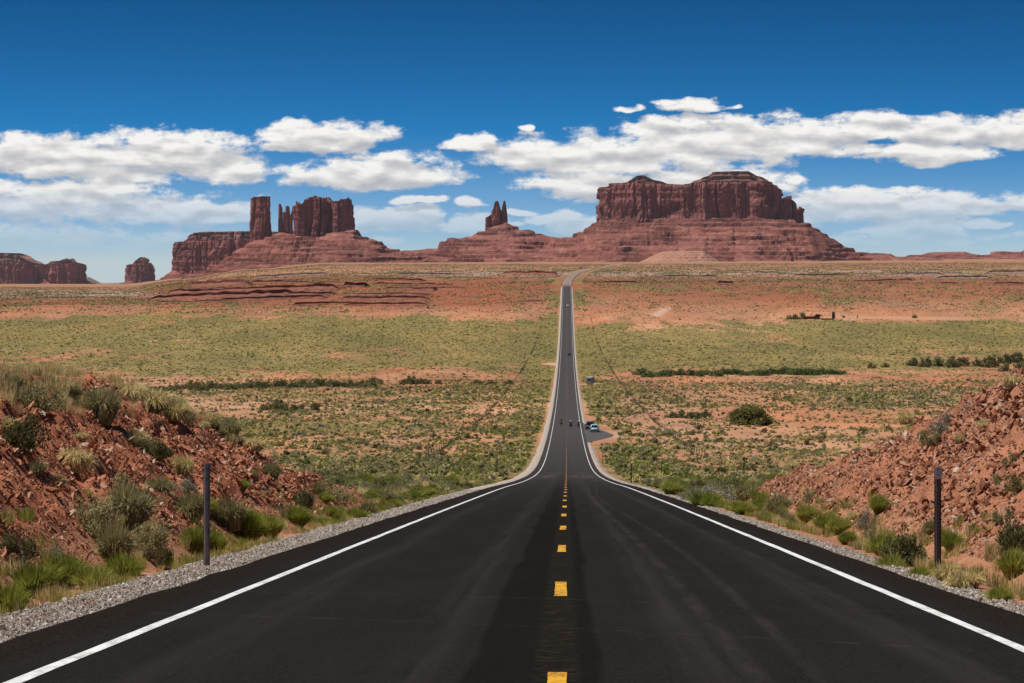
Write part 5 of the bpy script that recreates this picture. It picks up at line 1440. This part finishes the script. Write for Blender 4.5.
def rider(x, y, rz, jacket, helmet, label):
    """seated figure, one skinned body, hands on the grips, boots on the pegs"""
    pts = {'pelvis': (0, -.28, .90), 'waist': (0, -.24, 1.05), 'chest': (0, -.15, 1.27), 'neck': (0, -.10, 1.44), 'head': (0, -.06, 1.55), 'crown': (0, -.06, 1.66)}
    rad = {'pelvis': (.16, .13), 'waist': (.15, .11), 'chest': (.18, .12), 'neck': (.06, .06), 'head': (.085, .095), 'crown': (.07, .08)}
    ed = [('pelvis', 'waist'), ('waist', 'chest'), ('chest', 'neck'), ('neck', 'head'), ('head', 'crown')]
    for s, n in ((-1, 'l'), (1, 'r')):
        for k, p, q in (('sh', (s * .20, -.14, 1.36), .07), ('el', (s * .36, .04, 1.16), .05), ('wr', (s * .31, .26, 1.07), .036), ('hd', (s * .29, .33, 1.075), .042), ('fg', (s * .27, .39, 1.05), .026),
                        ('hip', (s * .14, -.22, .86), .105), ('kn', (s * .24, .20, .70), .075), ('an', (s * .22, -.02, .34), .05), ('toe', (s * .23, .16, .28), .042)):
            pts[k + n] = p; rad[k + n] = (q, q)
        ed += [('chest', 'sh' + n), ('sh' + n, 'el' + n), ('el' + n, 'wr' + n), ('wr' + n, 'hd' + n), ('hd' + n, 'fg' + n), ('pelvis', 'hip' + n), ('hip' + n, 'kn' + n), ('kn' + n, 'an' + n), ('an' + n, 'toe' + n)]
    keys = list(pts)
    me = bpy.data.meshes.new('person'); me.from_pydata([pts[k] for k in keys], [(keys.index(a), keys.index(b)) for a, b in ed], [])
    o = link(bpy.data.objects.new('person', me)); o.location = on_road(x, y); o.rotation_euler = (0, 0, rz)
    sk = o.modifiers.new('skin', 'SKIN'); sk.use_smooth_shade = True
    for i, k in enumerate(keys):
        me.skin_vertices[0].data[i].radius = rad[k]
    me.skin_vertices[0].data[0].use_root = True
    sb = o.modifiers.new('sub', 'SUBSURF'); sb.levels = 1; sb.render_levels = 1
    me.materials.append(simple_mat('rider_clothes', jacket, 0.8, 0, 0.2, 0.15, 6))
    tag(o, label, 'person')
    b = bmesh.new(); bmesh.ops.create_uvsphere(b, u_segments=16, v_segments=12, radius=.15, matrix=Matrix.Translation((0, -.055, 1.60)) @ Matrix.Diagonal((.95, 1.1, 1.05, 1)))
    h = obj_bm('helmet', b, simple_mat('helmet_shell', helmet, 0.25, 0, 0.5, 0.05, 6), o, True)
    b = bmesh.new(); bx(b, (0, .085, 1.60), (.2, .06, .09), bevel=.02); obj_bm('visor', b, M_GLASS, h)
bikes = [(-1.4, 622, math.pi, (0.10, 0.02, 0.015), (0.10, 0.035, 0.03), (0.06, 0.03, 0.03), 'dark red motorcycle in the left lane facing the viewer', 'person in dark red on the motorcycle in the left lane'),
         (1.05, 606, 0, (0.015, 0.015, 0.018), (0.035, 0.035, 0.045), (0.8, 0.8, 0.8), 'black motorcycle in the middle of the right lane', 'person in black with a white helmet riding in the right lane'),
         (3.05, 606, 0, (0.02, 0.03, 0.06), (0.03, 0.035, 0.05), (0.72, 0.74, 0.78), 'dark blue motorcycle riding next to the right white line', 'person in dark blue with a pale helmet next to the white line')]
for x, y, rz, cb, cj, ch, l1, l2 in bikes:
    motorcycle(x, y, rz, cb, l1); rider(x, y, rz, cj, ch, l2)

# --------------------------------------------------------------------------
# ruined homestead far on the right
# --------------------------------------------------------------------------
M_MUD = simple_mat('dark_red_masonry', (0.15, 0.065, 0.05), 0.95, 0, 0.05, 0.3, 0.6)
M_WOODD = simple_mat('dark_timber', (0.055, 0.03, 0.025), 0.9, 0, 0.1, 0.3, 0.8)
def homestead():
    Y = 1790.0
    def gx(px): return float(px2x(px, Y))
    def gz(x, y): return float(terrain(x, y))
    x = gx(813); r = empty('ruined_house', (x, Y, gz(x, Y))); tag(r, 'low dark red ruined house on bare ground far right of the road', 'ruin')
    b = bmesh.new()
    bx(b, (-1.0, 0, 0.9), (11.5, 0.4, 2.4)); bx(b, (-6.5, 3, 0.7), (0.4, 6, 2.0)); bx(b, (4.5, 3, 1.0), (0.4, 6, 2.6)); bx(b, (-1, 6, 0.8), (11.5, 0.4, 2.2)); obj_bm('wall', b, M_MUD, r)
    b = bmesh.new(); loft(b, [[(1.0, -.3, 2.0), (6.8, -.3, 2.3), (6.3, -.3, 3.0), (2.5, -.3, 3.8)], [(1.0, 6, 2.0), (6.8, 6, 2.3), (6.3, 6, 3.0), (2.5, 6, 3.8)]]); obj_bm('roof', b, M_WOODD, r)
    b = bmesh.new(); bx(b, (-3.0, -.22, .6), (1.1, .08, 1.9)); obj_bm('door', b, M_WOODD, r)
    b = bmesh.new(); bx(b, (1.2, -.22, 1.0), (1.2, .08, .9)); obj_bm('window', b, M_WOODD, r)
    x = gx(832.8); r = empty('stone_tower', (x, Y, gz(x, Y))); tag(r, 'narrow dark tower standing just right of the ruined house', 'tower')
    b = bmesh.new(); loft(b, [[(-1.1, -1.1, -.5), (1.1, -1.1, -.5), (1.1, 1.1, -.5), (-1.1, 1.1, -.5)], [(-.95, -.95, 4.8), (.95, -.95, 4.8), (.95, .95, 4.8), (-.95, .95, 4.8)]]); obj_bm('wall', b, M_WOODD, r)
    b = bmesh.new(); bx(b, (0, 0, 5.1), (2.4, 2.4, .5), bevel=.05); obj_bm('roof', b, simple_mat('pale_tower_top', (0.33, 0.27, 0.26), .8), r)
    x = gx(825.5); b = bmesh.new()
    for k in range(9): bx(b, (-4.2 + k * 1.05, random.uniform(-.1, .1), .5), (1.0, .5, random.uniform(1.2, 1.8)), bevel=.05)
    o = obj_bm('low_wall', b, simple_mat('tan_masonry', (0.27, 0.19, 0.10), .95), None); o.location = (x, Y - 12, gz(x, Y - 12)); tag(o, 'short tan broken wall in front of the dark tower', 'wall')
    x = gx(856.5); b = bmesh.new(); cyl(b, (0, 0, -.4), (0, 0, 2.6), .35, .3, 8); o = obj_bm('timber_post', b, M_WOODD); o.location = (x, Y, gz(x, Y)); tag(o, 'lone thick dark timber post right of the narrow tower', 'post')
homestead()
for k, (px, w, h) in enumerate(((801, 9, 7), (795, 8, 5), (789, 7, 4))):
    valley_bush(px, 319.2, w, h, 'green tree-like bush left of the far ruined house', 'green bushes by the ruined house', True)
valley_bush(914, 318, 7, 3.6, 'lone dark bush far right of the ruined house and timber post')
valley_bush(843, 317.6, 3.5, 2.6, 'tiny round bush between the narrow tower and the timber post')

# --------------------------------------------------------------------------
# sky, clouds, sun
# --------------------------------------------------------------------------
SUN_EL, SUN_AZ = 63.0, -97.0          # azimuth from the road direction (+Y), negative = left
sd = Vector((math.sin(R(SUN_AZ)) * math.cos(R(SUN_EL)), math.cos(R(SUN_AZ)) * math.cos(R(SUN_EL)), math.sin(R(SUN_EL))))
sun = bpy.data.lights.new('sun', 'SUN'); sun.energy = 4.9; sun.angle = R(0.5); sun.color = (1.0, 0.955, 0.89)
sun.cycles.use_multiple_importance_sampling = False
so = bpy.data.objects.new('sun', sun); link(so); so.location = (0, 0, 300)
so.rotation_euler = sd.to_track_quat('Z', 'Y').to_euler()

CLOUDS = [  # centre px, base py, half width, height, weight
    (60, 178, 105, 42, 1), (170, 178, 95, 46, 1), (225, 184, 52, 28, 1), (15, 166, 70, 32, 1), (120, 186, 70, 20, .8), (325, 155, 72, 33, 1.05), (298, 152, 34, 32, 1), (372, 190, 90, 33, 1.05), (420, 187, 50, 24, 1),
    (50, 224, 130, 48, .85), (180, 230, 95, 38, .85), (40, 254, 130, 34, .7), (225, 224, 44, 22, .85), (120, 262, 120, 22, .55), (110, 208, 90, 26, .8), (170, 250, 80, 20, .55), (-180, 190, 120, 40, 1), (-260, 230, 90, 26, .9), (1180, 160, 90, 40, 1), (1230, 220, 110, 30, .9),
    (890, 246, 26, 7, 1.2), (955, 244, 22, 7, 1.2), (700, 245, 18, 6, 1.0), (590, 244, 20, 8, 1.1), (505, 226, 18, 6, 1.0), (385, 244, 24, 8, 1.1), (440, 226, 16, 6, 1.1), (868, 236, 20, 6, 1.1),
    (467, 152, 27, 16, 1.37), (519, 132, 13, 6, .8), (540, 172, 66, 36, .9), (600, 178, 90, 44, .85), (575, 192, 70, 24, .75), (600, 204, 56, 34, .9), (690, 172, 120, 50, .82), (770, 162, 120, 46, .82), (700, 134, 90, 20, .8),
    (860, 148, 105, 34, .85), (950, 146, 110, 30, .85), (1030, 148, 80, 34, .9), (540, 146, 34, 10, .6), (660, 196, 70, 16, .8), (690, 112, 32, 13, .95), (627, 114, 18, 8, .8), (925, 166, 75, 22, 1), (720, 196, 90, 30, .95), (790, 184, 14, 14, .9),
    (850, 224, 70, 36, .95), (900, 226, 90, 36, .95), (800, 226, 60, 28, .9), (960, 218, 50, 24, .85), (1010, 212, 50, 18, .9), (925, 235, 46, 16, 1.37), (982, 227, 24, 8, 1.32), (930, 241, 20, 6, 1.12),
    (400, 230, 42, 20, 1.37), (365, 232, 30, 22, 1.37), (915, 240, 60, 14, 1.22), (840, 246, 50, 10, 1.02), (670, 106, 20, 7, .7), (735, 108, 14, 6, .6), (900, 194, 40, 10, .55), (418, 206, 23, 9, 1.27), (480, 238, 32, 24, 1.32), (470, 206, 20, 8, 1.12), (570, 236, 24, 22, 1.27), (545, 224, 24, 10, 1.12), (420, 236, 24, 8, .6), (520, 215, 30, 8, .45), (640, 240, 30, 10, .5), (862, 238, 40, 9, .6), (1000, 240, 60, 10, .5),
]
def build_world():
    w = bpy.data.worlds.new('World'); scene.world = w; w.use_nodes = True
    # density group -----------------------------------------------------------
    g = bpy.data.node_groups.new('cloud_density', 'ShaderNodeTree')
    g.interface.new_socket('P', in_out='INPUT', socket_type='NodeSocketVector')
    g.interface.new_socket('Density', in_out='OUTPUT', socket_type='NodeSocketFloat')
    g.interface.new_socket('Soft', in_out='OUTPUT', socket_type='NodeSocketFloat')
    t = NT(g)
    gi, go = t.n('NodeGroupInput'), t.n('NodeGroupOutput')
    P = gi.outputs[0]
    warp = t.n('ShaderNodeTexNoise', {'Vector': t.scale(P, (1 / 50, 1 / 30, 1))}); warp.inputs['Scale'].default_value = 1; warp.inputs['Detail'].default_value = 3
    wv = t.scale(t.vm('SUBTRACT', warp.outputs['Color'], (0.5, 0.5, 0.5)), (46, 20, 0))
    PW = t.vm('ADD', P, wv)
    best = None
    for cx, base, hw, h, wt in CLOUDS:
        d = t.vm('SUBTRACT', PW, (cx, base - h * 0.42, 0))
        if best is not None:                       # evaluate the clouds one after another (keeps the shader small)
            ma = t.n('ShaderNodeVectorMath', operation='MULTIPLY_ADD')
            t.s(ma, 0, best); t.s(ma, 1, (1e-9, 1e-9, 1e-9)); t.s(ma, 2, PW)
            d = t.vm('SUBTRACT', ma.outputs[0], (cx, base - h * 0.42, 0))
        sp = t.n('ShaderNodeSeparateXYZ', {0: d})
        up = t.m('MULTIPLY', t.m('MINIMUM', sp.outputs[1], 0.0), 1 / (h * 0.66))
        dn = t.m('MULTIPLY', t.m('MAXIMUM', sp.outputs[1], 0.0), 1 / (h * 0.44))
        v = t.m('ADD', up, dn); u = t.m('MULTIPLY', sp.outputs[0], 1 / hw)
        e = t.m('SUBTRACT', wt, t.m('ADD', t.m('MULTIPLY', u, u), t.m('MULTIPLY', v, v)))
        e = t.m('MAXIMUM', e, -2.6)
        best = e if best is None else t.m('SMOOTH_MAX', best, e, 0.25)
    n1 = t.noise(t.scale(P, (1 / 30, 1 / 17, 1)), 1.0, 9, 0.64)
    n2 = t.noise(t.scale(P, (1 / 120, 1 / 12, 1)), 1.0, 4, 0.55)
    dn = t.m('ADD', best, t.m('ADD', t.m('MULTIPLY', t.m('SUBTRACT', n1, 0.5), 3.0), t.m('MULTIPLY', t.m('SUBTRACT', n2, 0.5), 1.15)))
    t.s(go, 0, dn)
    n3 = t.noise(t.scale(P, (1 / 34, 1 / 15, 1)), 1.0, 3, 0.42)
    t.s(go, 1, t.m('ADD', best, t.m('ADD', t.m('MULTIPLY', t.m('SUBTRACT', n3, 0.5), 3.0), t.m('MULTIPLY', t.m('SUBTRACT', n2, 0.5), 1.3))))
    # world --------------------------------------------------------------------
    t = NT(w.node_tree)
    out = t.n('ShaderNodeOutputWorld'); bg = t.n('ShaderNodeBackground')
    bg2 = t.n('ShaderNodeBackground'); ms = t.n('ShaderNodeMixShader', {1: bg.outputs[0], 2: bg2.outputs[0]}); t.s(out, 'Surface', ms.outputs[0])
    dirv = t.n('ShaderNodeTexCoord').outputs['Generated']
    s = t.n('ShaderNodeSeparateXYZ', {0: dirv})
    dx, dy, dz = s.outputs
    ay = t.m('MAXIMUM', t.m('ABSOLUTE', dy), 0.04)
    U = t.m('ADD', t.m('MULTIPLY', t.m('DIVIDE', dx, ay), F), 567.0)
    V = t.m('SUBTRACT', 262.0, t.m('MULTIPLY', t.m('DIVIDE', dz, ay), F))
    P = t.n('ShaderNodeCombineXYZ', {0: U, 1: V, 2: 0.0}).outputs[0]
    sky = t.n('ShaderNodeTexSky', sky_type='NISHITA', sun_disc=False, sun_elevation=R(SUN_EL), sun_rotation=R(SUN_AZ), altitude=1700, air_density=1.0, dust_density=0.4, ozone_density=2.0)
    # telephoto strip of sky: steepen the fall-off above the horizon
    vec = t.n('ShaderNodeCombineXYZ', {0: dx, 1: dy, 2: t.m('ADD', t.m('MULTIPLY', t.m('MAXIMUM', dz, 0.0), 3.0), 0.02)}).outputs[0]
    t.s(sky, 'Vector', t.vm('NORMALIZE', vec))
    tint = t.ramp(t.m('MULTIPLY', dz, 1 / 0.12), [(0.0, (0.78, 0.84, 0.96)), (0.18, (0.46, 0.74, 0.93)), (0.45, (0.04, 0.56, 0.86)), (0.9, (0.0, 0.36, 0.60))])
    skyc = t.mix(1.0, sky.outputs[0], tint, 'MULTIPLY')
    skyc = t.scale(skyc, (0.100, 0.102, 0.106))
    def dens(vec):
        n = t.n('ShaderNodeGroup', node_tree=g); t.s(n, 0, vec); return n.outputs[0], n.outputs[1]
    d0, s0 = dens(P)
    d1, s1 = dens(t.vm('ADD', t.vm('ADD', P, (-3.0, -8.0, 0)), t.vm('MULTIPLY', d0, (1e-9, 1e-9, 1e-9))))
    up = t.mr(dz, 0.004, 0.03)                     # none below the horizon
    alpha = t.mr(d0, -0.22, 0.56, smooth=True)
    lit = t.mr(t.m('ADD', t.m('MULTIPLY', t.m('SUBTRACT', s0, s1), 0.85), t.m('MULTIPLY', t.m('SUBTRACT', d0, d1), 0.22)), -0.75, 0.9)
    thick = t.mr(d0, 0.3, 1.6)
    shade = t.m('ADD', t.m('MULTIPLY', lit, 0.75), t.m('MULTIPLY', t.m('SUBTRACT', 1.0, thick), 0.25))
    cc = t.ramp(shade, [(0.14, (0.43, 0.45, 0.49)), (0.46, (0.66, 0.655, 0.655)), (0.74, (0.94, 0.925, 0.89))])
    low = t.mr(dz, 0.012, 0.045)
    cc = t.mix(t.m('MULTIPLY', t.m('SUBTRACT', 1.0, low), 0.35), cc, (0.60, 0.66, 0.72))
    alpha = t.m('MULTIPLY', t.m('MULTIPLY', alpha, up), t.mr(dz, 0.12, 0.2, 1, 0))
    col = t.mix(alpha, skyc, cc)
    t.s(bg, 'Color', skyc); t.s(bg2, 'Color', col)
    zone = t.m('MULTIPLY', t.m('GREATER_THAN', dy, 0.86), t.m('MULTIPLY', t.m('GREATER_THAN', dz, 0.0), t.m('LESS_THAN', dz, 0.12)))
    t.s(ms, 0, zone)                                # the bank of clouds stands in this part of the sky
    w.cycles.sampling_method = 'NONE'
build_world()

def haze():
    m = bpy.data.materials.new('desert_air'); m.use_nodes = True
    t = NT(m.node_tree); out = t.n('ShaderNodeOutputMaterial')
    v = t.n('ShaderNodeVolumePrincipled')
    v.inputs['Color'].default_value = (0.80, 0.88, 1.0, 1); v.inputs['Density'].default_value = HAZE
    v.inputs['Anisotropy'].default_value = 0.0
    t.s(out, 'Volume', v.outputs[0])
    bm = bmesh.new(); bx(bm, (0, 9000, 35), (46000, 22000, 650)); o = obj_bm('haze', bm, m); tag(o, kind='stuff')
HAZE = 0.6e-5
haze()

# --------------------------------------------------------------------------
# camera and render settings
# --------------------------------------------------------------------------
cam = bpy.data.cameras.new('camera'); co = link(bpy.data.objects.new('camera', cam))
cam.sensor_width = 36.0; cam.lens = 36.0 * F / 1024.0
cam.clip_start = 0.5; cam.clip_end = 60000
yaw = math.atan(55.0 / F); pitch = math.atan((341.5 - 262.0) / F)
co.location = (0.07, 0, 0)
co.rotation_euler = (R(90) - pitch, 0, yaw)
scene.camera = co
scene.render.resolution_x, scene.render.resolution_y = 1024, 683
vs = scene.view_settings
vs.view_transform = 'Standard'; vs.look = 'None'; vs.gamma = 1.0; vs.exposure = 0.0; vs.use_curve_mapping = False
cy = scene.cycles
cy.max_bounces = 5; cy.diffuse_bounces = 2; cy.glossy_bounces = 2; cy.transmission_bounces = 3; cy.volume_bounces = 1
cy.transparent_max_bounces = 4
cy.use_denoising = True
cy.denoiser = 'OPENIMAGEDENOISE'; cy.denoising_prefilter = 'ACCURATE'; cy.denoising_input_passes = 'RGB_ALBEDO_NORMAL'
cy.sample_clamp_indirect = 2.0
cy.caustics_reflective = False; cy.caustics_refractive = False
scene.render.film_transparent = False
